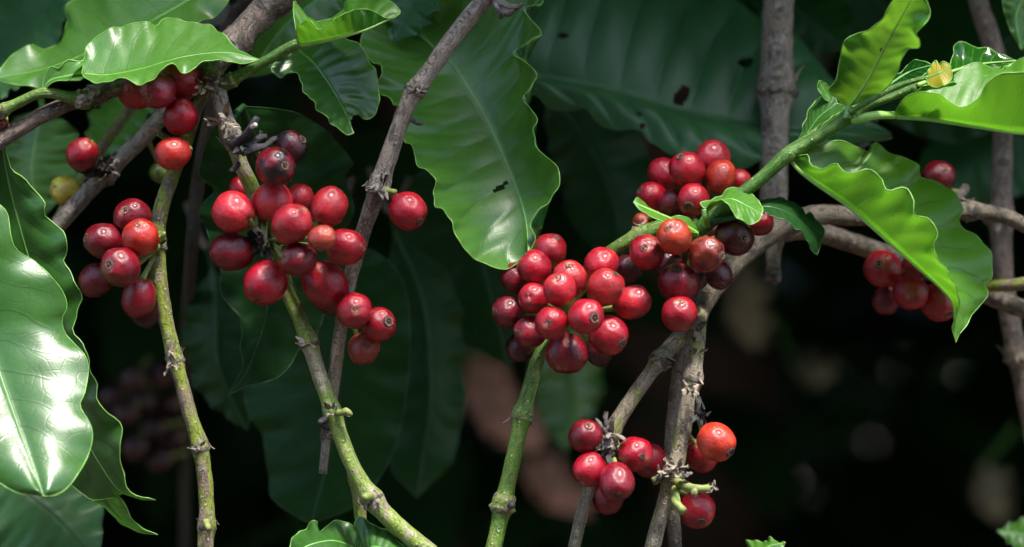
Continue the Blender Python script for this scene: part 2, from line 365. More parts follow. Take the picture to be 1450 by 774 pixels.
def in_view(p, m=0.03):
    k = (D + p.y) / D
    return p.y > -D and abs(p.x) < 0.195 * k + m and abs(p.z - CH) < 0.104 * k + m
near_cut = lambda p: (p.y < 0.50) or (p.y < 0.95 and in_view(p, 0.12)) or (p.y < 1.5 and in_view(p, 0.12) and p.x > 0.05)
BACK = 'dense coffee shrubs in the shade behind the fruiting branches'
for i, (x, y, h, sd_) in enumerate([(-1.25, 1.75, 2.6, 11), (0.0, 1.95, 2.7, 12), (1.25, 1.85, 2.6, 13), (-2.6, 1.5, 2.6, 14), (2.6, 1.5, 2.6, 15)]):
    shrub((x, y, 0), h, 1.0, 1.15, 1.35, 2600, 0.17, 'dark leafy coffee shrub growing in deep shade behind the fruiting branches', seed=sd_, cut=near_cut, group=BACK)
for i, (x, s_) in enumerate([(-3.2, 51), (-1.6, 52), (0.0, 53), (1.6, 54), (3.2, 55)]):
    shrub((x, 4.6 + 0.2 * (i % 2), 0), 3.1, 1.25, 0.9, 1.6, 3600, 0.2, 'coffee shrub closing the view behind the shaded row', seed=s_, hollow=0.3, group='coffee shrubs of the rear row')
# tree added to block sky light: its crown hangs above and behind the branches and keeps the interior dark
def added_shade_tree(x, y, seed, label):
    random.seed(seed); t = root('shade_tree', Vector((x, y, 0)), label, 'tree', 'shade trees over the coffee')
    pts = catmull([(x, y, -0.1), (x + 0.1, y, 1.0), (x - 0.05, y - 0.1, 2.2), (x, y - 0.2, 3.2)], 20)
    V, F, UV = tube_mesh(pts, list(np.linspace(0.12, 0.06, 20)), 14); mesh('trunk', V, F, M['brown_bark'], t, uv=UV)
    for k in range(7):
        a = k * 0.9 + random.uniform(-.2, .2); e = Vector((x + 1.5 * math.cos(a), y - 0.2 + 1.5 * math.sin(a), 2.9 + random.uniform(-.3, .4)))
        pts2 = catmull([Vector((x, y - 0.15, 2.1 + 0.12 * k)), Vector((x, y - 0.15, 2.5)).lerp(e, 0.5) + Vector((0, 0, 0.25)), e], 10)
        V, F, UV = tube_mesh(pts2, list(np.linspace(0.045, 0.012, 10)), 8); mesh('limb', V, F, M['brown_bark'], t, uv=UV)
    P_, D_ = [], []
    while len(P_) < 3200:
        p = Vector((x + random.uniform(-1.9, 1.9), y + random.uniform(-1.9, 1.9), random.uniform(2.25, 3.5)))
        q = Vector(((p.x - x) / 1.9, (p.y - y) / 1.9, (p.z - 2.85) / 0.75))
        if q.length > 1.0 + 0.2 * mnoise.noise(p * 1.4) or p.y < 0.28 + 0.12 * mnoise.noise(p * 2.0): continue
        P_.append(p); D_.append((random.uniform(-1, 1), random.uniform(-1, 1), random.uniform(-.5, .2)))
    leaf_cloud('crown', P_, D_, 0.24, M['foliage'], t)
for x, y, s_ in [(-2.2, 2.2, 21), (0.1, 2.1, 22), (2.4, 2.2, 23)]: added_shade_tree(x, y, s_, ['tall shade tree rooted beyond the small cluster on the olive stem', 'tall shade tree rooted straight behind the packed cherry cluster', 'tall shade tree rooted beyond the lichen-spotted stem'][s_ - 21])
# unseen leaf canopy just above the view, added to cast shade on the branches
def added_canopy():
    random.seed(41); t = root('coffee_shrub', Vector((1.0, 0.62, 0)), 'leafy top of the fruiting shrub spreading over its own inner branches', 'shrub')
    for (x, y) in ((1.0, 0.62), (-1.05, 0.66)):
        pts = catmull([(x, y, -0.05), (x * 1.02, y + 0.02, 0.8), (x * 0.9, y, 1.6), (x * 0.6, y - 0.1, 2.1)], 16)
        V, F, UV = tube_mesh(pts, list(np.linspace(0.03, 0.012, 16)), 10); mesh('trunk', V, F, M['brown_bark'], t, uv=UV)
    P_, D_ = [], []
    while len(P_) < 5600:
        p = Vector((random.uniform(-1.4, 1.4), random.uniform(-0.34, 1.3), random.uniform(1.43, 2.15)))
        k = (D + p.y) / D; xs = p.x - sv.x / sv.z * (p.z - 1.45)
        edge_y = (0.06 if xs < -0.115 else -0.005 if xs < -0.055 else -0.05 if xs < 0.03 else 0.018) + 0.015 * mnoise.noise(Vector((xs * 9, p.z * 6, 1.7))) + sv.y / sv.z * (p.z - 1.45)  # front edge shaped so that chosen leaves below fall into shade
        if p.z < CH + 0.104 * k + 0.09 or p.y < edge_y: continue
        dd = Vector((random.uniform(-1, 1), random.uniform(-.5, 1), random.uniform(-.35, .25))).normalized()
        if p.y + dd.y * 0.15 < edge_y: continue
        P_.append(p); D_.append(dd)
    leaf_cloud('foliage', P_, D_, 0.15, M['foliage'], t)
added_canopy()
# unseen coffee shrubs added behind the camera to block the low sky
for i, (x, s_) in enumerate([(-2.8, 31), (-1.0, 32), (0.8, 33), (2.6, 34)]):
    shrub((x, -2.95, 0), 3.7, 1.15, 0.85, 1.8, 2600, 0.2, 'coffee shrub in the next row across the picking path', seed=s_, group='coffee shrubs of the next row')

# ------------------------------------------------------------------ coffee leaf: midrib + two traced margins, each with its own distance
def dl(d, n):
    d = d if isinstance(d, (list, tuple)) else (d,)
    return np.interp(np.linspace(0, 1, n), np.linspace(0, 1, len(d)), d)
def curve3(px, d, n=None):
    c = catmull(px, 200); dd = dl(d, 200)
    w = np.array([P(x, y, z) for (x, y), z in zip(c[:, :2], dd)])
    return catmull(w[::1], n) if n else w
def leaf(parent, mid, left, right, dm, dL, dR, mat='leaf', show=('R', True), rip=(0.0016, 7), quilt=0.0009, cup=0.0, holes=(),
         label=None, rib=1.0, edge='edge', nt=72, nv=11, petiole=None, qcap=0.06, pet_r=0.0012, ribmat=None, name='leaf', seed=0, sm=9, wave_p=3.0):
    """mid/left/right: photo pixels base -> tip; dm/dL/dR: mm behind the focus plane along each"""
    rnd = random.Random(seed + len(left) * 7 + int(mid[0][0]))
    Mc, Lc, Rc = curve3(mid, dm, nt), curve3(left, dL, nt), curve3(right, dR, nt)
    t = np.linspace(0, 1, nt)
    quilt = min(quilt, qcap * 0.5 * (np.linalg.norm(Lc - Mc, axis=1).mean() + np.linalg.norm(Rc - Mc, axis=1).mean()))
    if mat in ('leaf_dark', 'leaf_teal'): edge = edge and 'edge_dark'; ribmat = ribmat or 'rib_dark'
    def half(E, ph):
        Es = smooth1(E, sm); rows = []
        win = np.sin(np.pi * np.clip(t, 0, 1)) ** 0.6
        for i in range(nt):
            row = []
            for j in range(1, nv + 1):
                s = (j / nv) ** 0.85
                p = Mc[i] + (Es[i] - Mc[i]) * s + (E[i] - Es[i]) * s ** wave_p
                row.append(p)
            rows.append(row)
        return np.array(rows), win
    HL, win = half(Lc, 0.0); HR, _ = half(Rc, 1.1)
    G = np.concatenate([HL[:, ::-1], Mc[:, None], HR], axis=1)      # nt x (2nv+1)
    sv_ = np.r_[-((np.arange(nv, 0, -1) / nv) ** 0.85), 0, (np.arange(1, nv + 1) / nv) ** 0.85]
    # surface normals, then quilting between the side veins, cupping and a rippled margin along them
    du = np.gradient(G, axis=0); dv = np.gradient(G, axis=1); N = np.cross(du, dv); N /= np.linalg.norm(N, axis=2, keepdims=True) + 1e-12
    for k in range(2):
        N[1:-1] = (N[:-2] + 2 * N[1:-1] + N[2:]) / 4
        N /= np.linalg.norm(N, axis=2, keepdims=True) + 1e-12
    sgn = np.sign((N[nt // 2, nv + nv // 2] if show[0] == 'R' else N[nt // 2, nv // 2])[1]) or 1.0
    want = -1.0 if show[1] else 1.0            # upper side must look to (-y) or from (+y) the camera on that half
    flip = (sgn != want)
    Nu = N * (-1 if flip else 1)
    a = np.abs(sv_)[None, :]; ph = (t[:, None] - 0.11 * a ** 1.4) * NV
    q = np.abs(np.sin(np.pi * (ph - 0.5))) ** 0.7 * np.sin(np.pi * np.clip(a, 0, 1)) ** 0.8
    phs = rnd.uniform(0, 6.28); f = rip[1]
    def wav(tt, o): return np.sin(2 * np.pi * f * tt + o + 1.3 * np.sin(2 * np.pi * 1.7 * tt + o)) + 0.4 * np.sin(2 * np.pi * f * 2.3 * tt + 2 * o)
    w = np.where(sv_[None, :] < 0, wav(t, phs)[:, None], wav(t, phs + 2.1)[:, None]) * a ** 2.5 * win[:, None]
    disp = quilt * q * win[:, None] + rip[0] * w + cup * a * (1 - a) * 4
    G = G + Nu * disp[:, :, None]
    nvv = 2 * nv + 1
    V = G.reshape(-1, 3); UV = np.stack(np.broadcast_arrays(t[:, None], (sv_[None, :] + 1) / 2), axis=2).reshape(-1, 2)
    F = []
    for i in range(nt - 1):
        for j in range(nvv - 1):
            a0 = i * nvv + j; f4 = (a0, a0 + 1, a0 + nvv + 1, a0 + nvv)
            if holes:
                c = V[list(f4)].mean(0); k = S * D / (D + c[1]); x, y = 725 + c[0] * k, 387 - (c[2] - CH) * k
                if any(((x - hx) * math.cos(ha) + (y - hy) * math.sin(ha)) ** 2 / rx ** 2 + (-(x - hx) * math.sin(ha) + (y - hy) * math.cos(ha)) ** 2 / ry ** 2 < 1 for hx, hy, rx, ry, ha in holes): continue
            F.append(f4[::-1] if flip else f4)
    o = mesh(name, V, F, M[mat], parent, uv=UV)
    # fold the degenerate ends away
    if label: o['label'] = label
    # raised midrib and rolled margin, each a mesh of its own
    if rib:
        rr = np.linspace(1, 0.25, nt) * 0.0009 * rib
        V2, F2, U2 = tube_mesh(G[:, nv] - Nu[:, nv] * (rr * 0.72)[:, None], list(rr), 8)
        mesh('midrib', V2, F2, M[ribmat or ('rib_young' if mat.startswith('leaf_y') or mat == 'leaf_bitten' else 'rib')], o, uv=U2)
    if edge:
        path = np.concatenate([G[:, 0], G[::-1, -1][1:]])
        r_e = [0.00022 * (1 + 0.6 * mnoise.noise(Vector(p_) * 350)) for p_ in path]
        V3, F3, U3 = tube_mesh(path, r_e, 6)
        mesh('margin', V3, F3, M[edge], o, uv=U3)
    if petiole:
        n = 18; c = curve3(petiole[0], petiole[1], n); c[-1] = G[0, nv]
        V4, F4, U4 = tube_mesh(c, list(np.linspace(pet_r * 1.25, pet_r, n)), 9)
        mesh('petiole', V4, F4, M['rib_young' if 'young' in mat else 'rib_dark' if mat in ('leaf_dark', 'leaf_teal') else 'rib'], o, uv=U4)
    return o

# ------------------------------------------------------------------ woody stem with swollen nodes
def stem(parent, pts, mat, nodes=(), name='stem', rough=0.05, seed=0, label=None, nseg=16, nodemat='node', swell=0.4, flakes=True):
    """pts: (px, py, width px, mm behind the focus plane)"""
    c = catmull([(x, y, w, d) for x, y, w, d in pts], 240)
    w3 = np.array([[*P(x, y, d), R(w / 2, d)] for x, y, w, d in c])
    L = np.linalg.norm(np.diff(w3[:, :3], axis=0), axis=1).sum(); n = max(12, int(L / 0.0016))
    w3 = catmull(w3[::6], n)
    pts3 = [Vector(r[:3]) for r in w3]; rad = w3[:, 3].copy()
    nidx = []
    for (nx, ny) in nodes:
        k = min(range(n), key=lambda i: (P(nx, ny, 1000 * w3[i, 1]) - pts3[i]).length); nidx.append(k)
        s = np.array([(pts3[i] - pts3[k]).length for i in range(n)])
        rad *= 1 + swell * np.exp(-(s / (0.9 * rad[k] + 0.0008)) ** 2)
    rads = []
    for i in range(n):
        def f(an, i=i):
            q = pts3[i] * 240 + Vector((math.cos(an) * 0.9, math.sin(an) * 0.9, seed * 3.1))
            return rad[i] * (1 + rough * 1.6 * mnoise.noise(q) + rough * 0.6 * mnoise.noise(q * 3.1) + rough * 0.5 * math.sin(3 * an + seed + i * 0.02))
        rads.append(f)
    V, F, UV = tube_mesh(pts3, rads, nseg)
    o = mesh(name, V, F, M[mat], parent, uv=UV)
    if label: o['label'] = label
    for q, k in enumerate(nidx): node(parent, pts3, rad, k, nodemat, seed * 11 + q, flakes)
    return o
def node(parent, pts3, rad, k, mat, seed, flakes=True):
    rnd = random.Random(seed); n = len(pts3); r = rad[k] / 1.27
    m = max(2, int(round(r * 1.1 / max(1e-5, (pts3[min(k + 1, n - 1)] - pts3[max(k - 1, 0)]).length / 2))))
    ids = [min(max(i, 0), n - 1) for i in range(k - m, k + m + 1)]; ids = sorted(set(ids))
    if len(ids) < 4: return
    prof = lambda u: 1.04 + 0.42 * math.exp(-((u - 0.35) / 0.28) ** 2) + 0.16 * math.exp(-((u + 0.5) / 0.25) ** 2)
    rr = []
    for q, i in enumerate(ids):
        u = 2 * q / (len(ids) - 1) - 1
        e = 0.8 if abs(u) > 0.98 else 1.0
        def f(an, u=u, i=i, e=e):
            z = Vector((math.cos(an) * 1.5, math.sin(an) * 1.5, u * 2.0 + seed))
            return e * r * prof(u) * (1 + 0.16 * mnoise.noise(z * 1.4) + 0.10 * mnoise.noise(z * 4))
        rr.append(f)
    V, F, UV = tube_mesh([pts3[i] for i in ids], rr, 18)
    nd = mesh('node', V, F, M[mat], parent, uv=UV)
    if not flakes: return
    ax = (pts3[ids[-1]] - pts3[ids[0]]).normalized(); a = ax.orthogonal().normalized(); b = ax.cross(a)
    for q in range(rnd.randint(3, 5)):          # dry bract scales that stand off the node
        an = rnd.uniform(0, 6.28); o = a * math.cos(an) + b * math.sin(an); sd2 = ax.cross(o)
        p0 = pts3[k] + o * (r * 1.25) + ax * rnd.uniform(-r, r) * 0.6
        h = r * rnd.uniform(0.5, 1.0); w = r * rnd.uniform(0.25, 0.5); sg = rnd.choice((-1, 1)); out = rnd.uniform(0.25, 0.8)
        V, F = [], []
        for g_ in range(5):
            tt = g_ / 4; cpt = p0 + ax * (sg * h * tt) + o * (out * h * tt * tt)
            ww = w * (1 - tt) ** 0.7 + 0.00005
            for s_ in (-1, 0, 1): V.append(cpt + sd2 * (ww * s_) + o * (0.25 * w * (1 - abs(s_))))
        for g_ in range(4):
            for s_ in range(2): e0 = g_ * 3 + s_; F.append((e0, e0 + 1, e0 + 4, e0 + 3))
        nv0 = len(V)                            # give the scale a back so that it has thickness
        V += [v - o * 0.00015 for v in V]; F += [tuple(i + nv0 for i in f_)[::-1] for f_ in F]
        mesh('bract', V, F, M['flake'], nd)
def twig(parent, pts, mat, name, seed=0, nseg=9, rough=0.12):
    return stem(parent, pts, mat, name=name, seed=seed, nseg=nseg, rough=rough)

def husk(parent, at, size, n, mat, name='dry_bract', seed=0, spread=1.0, stretch=1.6):
    """a tuft of crumpled dry scales (photo pixel, px size): every scale is a curled, torn strip with a back"""
    rnd = random.Random(seed * 13 + 5); c = P(*at); r = R(size / 2, at[2]); V, F = [], []
    for q in range(n):
        o = Vector((rnd.uniform(-1, 1), rnd.uniform(-1, 0.2), rnd.uniform(-1, 1))).normalized()
        tdir = (o + Vector((rnd.uniform(-.8, .8), rnd.uniform(-.8, .3), rnd.uniform(-.8, .8)))).normalized(); sd2 = tdir.cross(o)
        if sd2.length < 0.1: continue
        sd2.normalize(); nn = sd2.cross(tdir); L = r * stretch * rnd.uniform(0.6, 1.2); W = r * rnd.uniform(0.28, 0.6); curl = rnd.uniform(-1.0, 1.3)
        p0 = c + o * r * 0.35 * spread; b = len(V); m = 6
        for g_ in range(m):
            tt = g_ / (m - 1); cp = p0 + tdir * (L * tt) + nn * (curl * L * 0.5 * tt * tt)
            w = W * (math.sin(math.pi * (0.15 + 0.8 * tt)) ** 0.7)
            for s_ in (-1, -0.4, 0.4, 1):
                V.append(cp + sd2 * (w * s_ * rnd.uniform(0.8, 1.2)) + nn * (W * 0.5 * (1 - s_ * s_) + rnd.uniform(-.18, .18) * W) + tdir * rnd.uniform(-.1, .1) * L)
        k0 = len(V)
        for g_ in range(m - 1):
            for s_ in range(3): e0 = b + g_ * 4 + s_; F.append((e0, e0 + 1, e0 + 5, e0 + 4))
        V += [v - nn * 0.00012 for v in V[b:k0]]
        for g_ in range(m - 1):
            for s_ in range(3): e0 = k0 + g_ * 4 + s_; F.append((e0, e0 + 4, e0 + 5, e0 + 1))
    return mesh(name, V, F, M[mat], parent, smooth=False)

# ------------------------------------------------------------------ coffee cherry: shared meshes
def cherry_meshes():
    out = []
    for v in range(6):
        nth, nph = 26, 36; V, F = [], []
        for i in range(nth + 1):
            th = math.pi * i / nth
            for k in range(nph):
                an = 2 * math.pi * k / nph
                z = math.cos(th); r = math.sin(th) * (1 + 0.05 * z)
                r = r ** 0.94 if r > 0 else 0
                z -= 0.05 * math.exp(-(th / 0.25) ** 2) - 0.07 * math.exp(-((math.pi - th) / 0.2) ** 2)
                d = Vector((math.sin(th) * math.cos(an), math.sin(th) * math.sin(an), math.cos(th)))
                l = 1 + 0.055 * mnoise.noise(d * 1.3 + Vector((v * 9, 0, 0))) + 0.010 * mnoise.noise(d * 4 + Vector((v * 5, 3, 0)))
                l *= 1 + 0.022 * math.cos(2 * an + v)      # two seeds inside: slightly flattened
                if v == 5:                                   # a shrivelled one: sunken side and folds round it
                    c_ = (d - Vector((0.7, -0.5, 0.35)).normalized()).length
                    l *= 1 - 0.16 * math.exp(-(c_ / 0.6) ** 2) + 0.035 * math.sin(9 * c_ + 3 * mnoise.noise(d * 2)) * math.exp(-(c_ / 1.2) ** 2) + 0.05 * mnoise.noise(d * 3)
                V.append(Vector((r * math.cos(an), r * math.sin(an), z)) * l)
        for i in range(nth):
            for k in range(nph):
                k2 = (k + 1) % nph; F.append((i * nph + k, (i + 1) * nph + k, (i + 1) * nph + k2, i * nph + k2))
        me = bpy.data.meshes.new('fruit'); me.from_pydata([tuple(p) for p in V], [], F)
        me.polygons.foreach_set('use_smooth', [True] * len(me.polygons)); me.materials.append(M['cherry']); out.append(me)
    sc = []
    for v in range(3):
        prof = [(0.0, 0.055), (0.035, 0.05), (0.05, 0.008), (0.075, -0.01), (0.10, 0.03), (0.135, 0.045), (0.165, 0.03), (0.20, -0.035)]
        V, F = [], []; nph = 16
        for i, (r, z) in enumerate(prof):
            for k in range(nph):
                an = 2 * math.pi * k / nph; j = 1 + 0.22 * mnoise.noise(Vector((math.cos(an) * 1.6, math.sin(an) * 1.6, v * 7 + i * 0.35)))
                V.append((r * j * math.cos(an), r * j * math.sin(an), z + 0.02 * mnoise.noise(Vector((math.cos(an) * 2, math.sin(an) * 2, v * 3 + i)))))
        for i in range(len(prof) - 1):
            for k in range(nph):
                k2 = (k + 1) % nph; F.append((i * nph + k, (i + 1) * nph + k, (i + 1) * nph + k2, i * nph + k2))
        me = bpy.data.meshes.new('calyx_scar'); me.from_pydata(V, [], F)
        me.polygons.foreach_set('use_smooth', [True] * len(me.polygons)); me.materials.append(M['scar']); sc.append(me)
    V, F, UV = tube_mesh([Vector((0, 0, z)) for z in (0, .25, .5, .75, 1)], [1.25, 0.9, 0.85, 0.95, 1.3], 9)
    st = bpy.data.meshes.new('stalk'); st.from_pydata([tuple(v) for v in V], [], F); st.polygons.foreach_set('use_smooth', [True] * len(F)); st.materials.append(M['stalk'])
    return out, sc, st
FRUIT, SCAR, STALK = cherry_meshes()
TINT = {'r': (0.40, 0.004, 0.017), 'l': (0.58, 0.020, 0.032), 'o': (0.60, 0.040, 0.014), 'd': (0.22, 0.002, 0.012), 'p': (0.08, 0.0015, 0.010), 'k': (0.035, 0.001, 0.004),  # k: deep shade put into the fruit colour
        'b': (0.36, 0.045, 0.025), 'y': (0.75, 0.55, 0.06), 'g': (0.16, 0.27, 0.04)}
CH_LIST = []
def cherry(px, py, w, d, nav=None, tint='r', anchor=None, h=None, label=None, group=None, back=False, scar=1.0, rot=0.0, kind=None):
    """w: width px; h: length along the fruit's axis px; nav: pixel of the scar at the tip (None: points away from the anchor)"""
    w *= 1.05; h = h * 1.03 if h else None
    CH_LIST.append(dict(rot=rot, kind=kind, px=px, py=py, w=w, d=d, nav=nav, tint=tint, anchor=anchor, h=h or w * 1.05, label=label, group=group, back=back, scar=scar))
def build_cherries():
    rnd = random.Random(5)
    for c in CH_LIST: c['r'] = R(max(c['w'], c['h'] * 0.96) / 2, c['d']); c['p'] = P(c['px'], c['py'], c['d'])
    for it in range(120):          # slide touching fruits apart along the line of sight only
        mv = False
        for i, a in enumerate(CH_LIST):
            for b in CH_LIST[i + 1:]:
                need = (a['r'] + b['r']) * 0.955; v = b['p'] - a['p']
                if v.length < need - 1e-5 and abs(v.x) < need and abs(v.z) < need:
                    lat2 = v.x ** 2 + v.z ** 2
                    if lat2 >= need ** 2: continue
                    tgt = math.sqrt(need ** 2 - lat2); s = 1 if v.y >= 0 else -1
                    e = min((tgt - abs(v.y)) / 2 + 1e-5, 0.0012) * s; a['d'] -= e * 1000; b['d'] += e * 1000; mv = True
                    for q in (a, b): q['p'] = P(q['px'], q['py'], q['d'])
        if not mv: break
    for i, c in enumerate(CH_LIST):
        p, d = c['p'], c['d']; rw = R(c['w'] / 2, d); rh = R(c['h'] / 2, d)
        anc = P(*c['anchor'])
        if c['nav']:
            q = Vector(((c['nav'][0] - c['px']) / (c['w'] / 2), 0, -(c['nav'][1] - c['py']) / (c['w'] / 2)))
            if q.length > 0.97: q = q * (0.97 / q.length)
            ax = Vector((q.x, -math.sqrt(max(0, 1 - q.length ** 2)) * (-1 if c['back'] else 1), q.z)).normalized()
        else:
            ax = (p - anc); ax.y = max(ax.y, 0.25 * ax.length); ax.normalize()
        base = p - ax * rh * 0.9
        t = root('coffee_cherry', base, c['label'], 'coffee cherry', c['group'])
        qt = Vector((0, 0, 1)).rotation_difference(ax) @ Quaternion((0, 0, 1), rnd.uniform(0, 6.28))
        f = bpy.data.objects.new('fruit', FRUIT[i % 5 if c['kind'] is None else c['kind']]); f['rot'] = float(c['rot']); f.location = p - base; f.rotation_mode = 'QUATERNION'; f.rotation_quaternion = qt
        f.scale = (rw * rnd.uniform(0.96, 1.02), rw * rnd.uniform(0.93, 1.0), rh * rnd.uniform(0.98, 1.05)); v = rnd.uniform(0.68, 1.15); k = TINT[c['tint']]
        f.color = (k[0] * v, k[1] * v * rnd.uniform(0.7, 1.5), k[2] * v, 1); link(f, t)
        if c['scar'] > 0:
            s = bpy.data.objects.new('calyx_scar', SCAR[i % 3]); s.location = f.location + ax * rh * 0.942; s.rotation_mode = 'QUATERNION'; s.rotation_quaternion = qt
            k = 1.3 * c['scar'] * rw * rnd.uniform(0.75, 1.25); s.scale = (k, k, k * 1.1); link(s, t)
        e = anc + Vector((rnd.uniform(-1, 1), rnd.uniform(-.5, .5), rnd.uniform(-1, 1))) * 0.0012 - base; L = e.length
        if L > 1e-4:
            g = bpy.data.objects.new('stalk', STALK); g.location = (0, 0, 0); g.rotation_mode = 'QUATERNION'
            g.rotation_quaternion = Vector((0, 0, 1)).rotation_difference(e.normalized()); g.scale = (0.0011, 0.0011, L); link(g, t)

# ================================================================== the branches
def branch(name, at, label, cat='branch', group=None): return root(name, P(*at), label, cat, group)

# ---- thick grey branch across the upper left corner, with its leafy side shoot
B1 = branch('coffee_branch', (412, -15, 22), 'thick grey-brown branch running under the wavy leaf, the thickest wood here')
stem(B1, [(700, -480, 50, 260), (540, -190, 47, 100), (430, -35, 44, 30), (375, 15, 43, 27), (342, 48, 38, 24), (318, 78, 30, 20), (285, 97, 26, 18), (180, 121, 23, 12), (83, 152, 22, 8), (11, 193, 22, 6), (-30, 222, 22, 6), (-160, 330, 20, 10), (-300, 520, 16, 20)],
     'brown_bark', nodes=[(332, 60), (135, 138)], seed=1)
stem(B1, [(128, 142, 22, 7), (100, 138, 17, 4), (60, 131, 15, 2), (20, 148, 15, 2), (-25, 168, 15, 3), (-130, 200, 13, 6), (-210, 270, 10, 10)], 'fresh_stem', nodes=[(116, 138), (2, 155)], name='side_shoot', seed=2, nodemat='flake')
leaf(B1, [(60, 130), (70, 114), (90, 108), (118, 104), (150, 106), (200, 97), (260, 80), (320, 74), (367, 84)],
     [(60, 130), (62, 110), (72, 94), (84, 97), (95, 85), (117, 86), (124, 64), (135, 53), (160, 40), (190, 32), (205, 33), (222, 37), (232, 25), (245, 23), (270, 33), (285, 35), (298, 34), (310, 44), (325, 58), (345, 75), (367, 84)],
     [(60, 130), (75, 117), (100, 110), (117, 92), (119, 104), (132, 118), (150, 118), (165, 110), (180, 107), (188, 117), (200, 122), (212, 116), (222, 103), (235, 94), (246, 93), (262, 102), (275, 98), (290, 86), (302, 83), (325, 88), (345, 90), (367, 84)],
     (2, -2, -4, -6, -4, -2), (2, 0, 8, 12, 10, -2), (2, -8, -14, -16, -10, -2), 'leaf_mid', show=('L', True), rip=(0.0008, 7), qcap=0.04, label='wavy green leaf with curled edges lying over the branch')
leaf(B1, [(-70, 230), (-45, 350), (-15, 480), (25, 600), (62, 702)],
     [(-70, 230), (-150, 330), (-170, 450), (-110, 580), (-30, 660), (20, 695), (62, 702)],
     [(-70, 230), (-35, 262), (0, 290), (11, 305), (17, 338), (25, 355), (47, 368), (72, 391), (90, 415), (95, 435), (88, 450), (91, 466), (104, 482), (120, 502), (125, 518), (123, 540), (119, 560), (113, 576), (126, 599), (131, 619), (122, 650), (100, 686), (80, 700), (62, 702)],
     (2, 0, -2, -6, -18, -32, -46), (0, 0, -4, -10, -23, -37, -46), (4, 0, -2, -4, -15, -29, -46), 'leaf', rip=(0.0014, 4), quilt=0.0004, cup=0.002, petiole=([(-40, 226), (-60, 215), (-70, 230)], (6, 4, 2)), label='big glossy leaf with a broad white sky reflection near its tip')
leaf(B1, [(8, 165), (5, 215), (20, 290), (50, 400), (75, 500), (110, 600), (160, 685), (190, 704), (220, 708)],
     [(8, 165), (-8, 200), (-30, 300), (-10, 420), (30, 540), (70, 640), (117, 702), (150, 706), (175, 696), (195, 707), (220, 708)],
     [(8, 165), (13, 182), (7, 205), (14, 228), (37, 258), (50, 273), (67, 288), (62, 305), (77, 318), (93, 331), (97, 348), (86, 366), (97, 381), (110, 401), (115, 421), (101, 448), (107, 472), (123, 488), (127, 505), (124, 518), (133, 546), (147, 576), (163, 593), (173, 619), (170, 650), (174, 676), (193, 701), (220, 706)],
     (8, 14, 12, 8, 0, -4), (8, 20, 24, 20, 8, -4), (8, 8, 4, -2, -8, -4), 'leaf', rip=(0.0016, 8), quilt=0.0009, label='long wavy-edged leaf with a curled drip tip behind the glossy one')
leaf(B1, [(70, 560), (110, 640), (150, 705), (182, 742), (223, 757)], [(70, 560), (60, 640), (110, 690), (158, 728), (187, 750), (223, 757)], [(70, 560), (130, 620), (160, 690), (172, 706), (182, 726), (202, 748), (223, 757)],
     (12, 12, 6, 2), (12, 16, 12, 2), (12, 8, 0, 2), 'leaf_mid', rip=(0.0006, 5), petiole=([(-20, 300), (20, 430), (70, 560)], (8, 14, 12)), label='narrow pointed leaf tip hanging below the long wavy leaf')

# ---- hanging stem that carries the big loose cluster
B2 = branch('coffee_branch', (300, 88, 10), 'green and grey stem hanging from the thick branch through the big loose cluster')
stem(B2, [(297, 84, 24, 12), (304, 110, 24, 8), (313, 150, 25, 6), (326, 190, 25, 5), (334, 212, 23, 5.4)], 'grey_bark', nodes=[(303, 108), (326, 193)], name='upper_stem', seed=33, swell=0.3, rough=0.09)
stem(B2, [(326, 190, 21, 5), (342, 235, 22, 6), (360, 275, 22, 10), (380, 335, 22, 13), (405, 405, 23, 8), (430, 465, 22, 4), (452, 530, 22, 3), (470, 580, 22, 2), (495, 650, 22, 0), (530, 710, 25, -2), (575, 755, 26, -5), (625, 800, 27, -8), (720, 920, 24, -14), (790, 1080, 18, -14)],
     'green_stem', nodes=[(378, 345), (432, 487), (471, 583), (528, 706)], seed=3, swell=0.35)
stem(B2, [(305, 124, 24, 8), (330, 112, 17, 5), (370, 90, 15, 2), (400, 72, 15, 1), (424, 61, 18, 0)], 'young_stem', nodes=[(327, 116)], name='side_shoot', seed=4, nodemat='node_green', swell=0.25)
leaf(B2, [(424, 62), (440, 59), (458, 56), (490, 49), (520, 40), (545, 29), (558, 25)],
     [(424, 62), (420, 48), (421, 37), (428, 32), (438, 29), (446, 36), (452, 40), (462, 38), (472, 30), (492, 17), (505, 13), (519, 13), (533, 18), (545, 25), (558, 25)],
     [(424, 62), (417, 30), (416, 2), (424, 12), (434, 24), (450, 30), (465, 29), (478, 20), (485, 12), (490, 3), (505, -5), (530, -5), (550, 1), (562, 9), (567, 17), (558, 25)],
     (0, -3, -2, 2), (0, -14, -16, -4, 2), (0, 14, 18, 12, 2), 'leaf_young', show=('R', True), rip=(0.0005, 5), label='small bright young leaf folded like a cup at the shoot end')
leaf(B2, [(412, 62), (445, 90), (470, 125), (487, 155), (501, 188)],
     [(412, 62), (398, 78), (384, 98), (396, 107), (414, 104), (426, 114), (435, 134), (451, 155), (462, 166), (475, 179), (490, 190), (501, 188)],
     [(412, 62), (450, 45), (500, 58), (526, 90), (536, 120), (536, 140), (532, 161), (519, 169), (510, 163), (502, 158), (491, 166), (497, 180), (501, 188)],
     (12, 14, 16, 10), (12, 4, 0, 10), (12, 30, 24, 10), 'leaf', show=('R', True), rip=(0.0008, 6), quilt=0.0009, petiole=([(395, 74), (412, 62)], (3, 12)), label='dark green leaf with a hooked tip below the cup-shaped one')
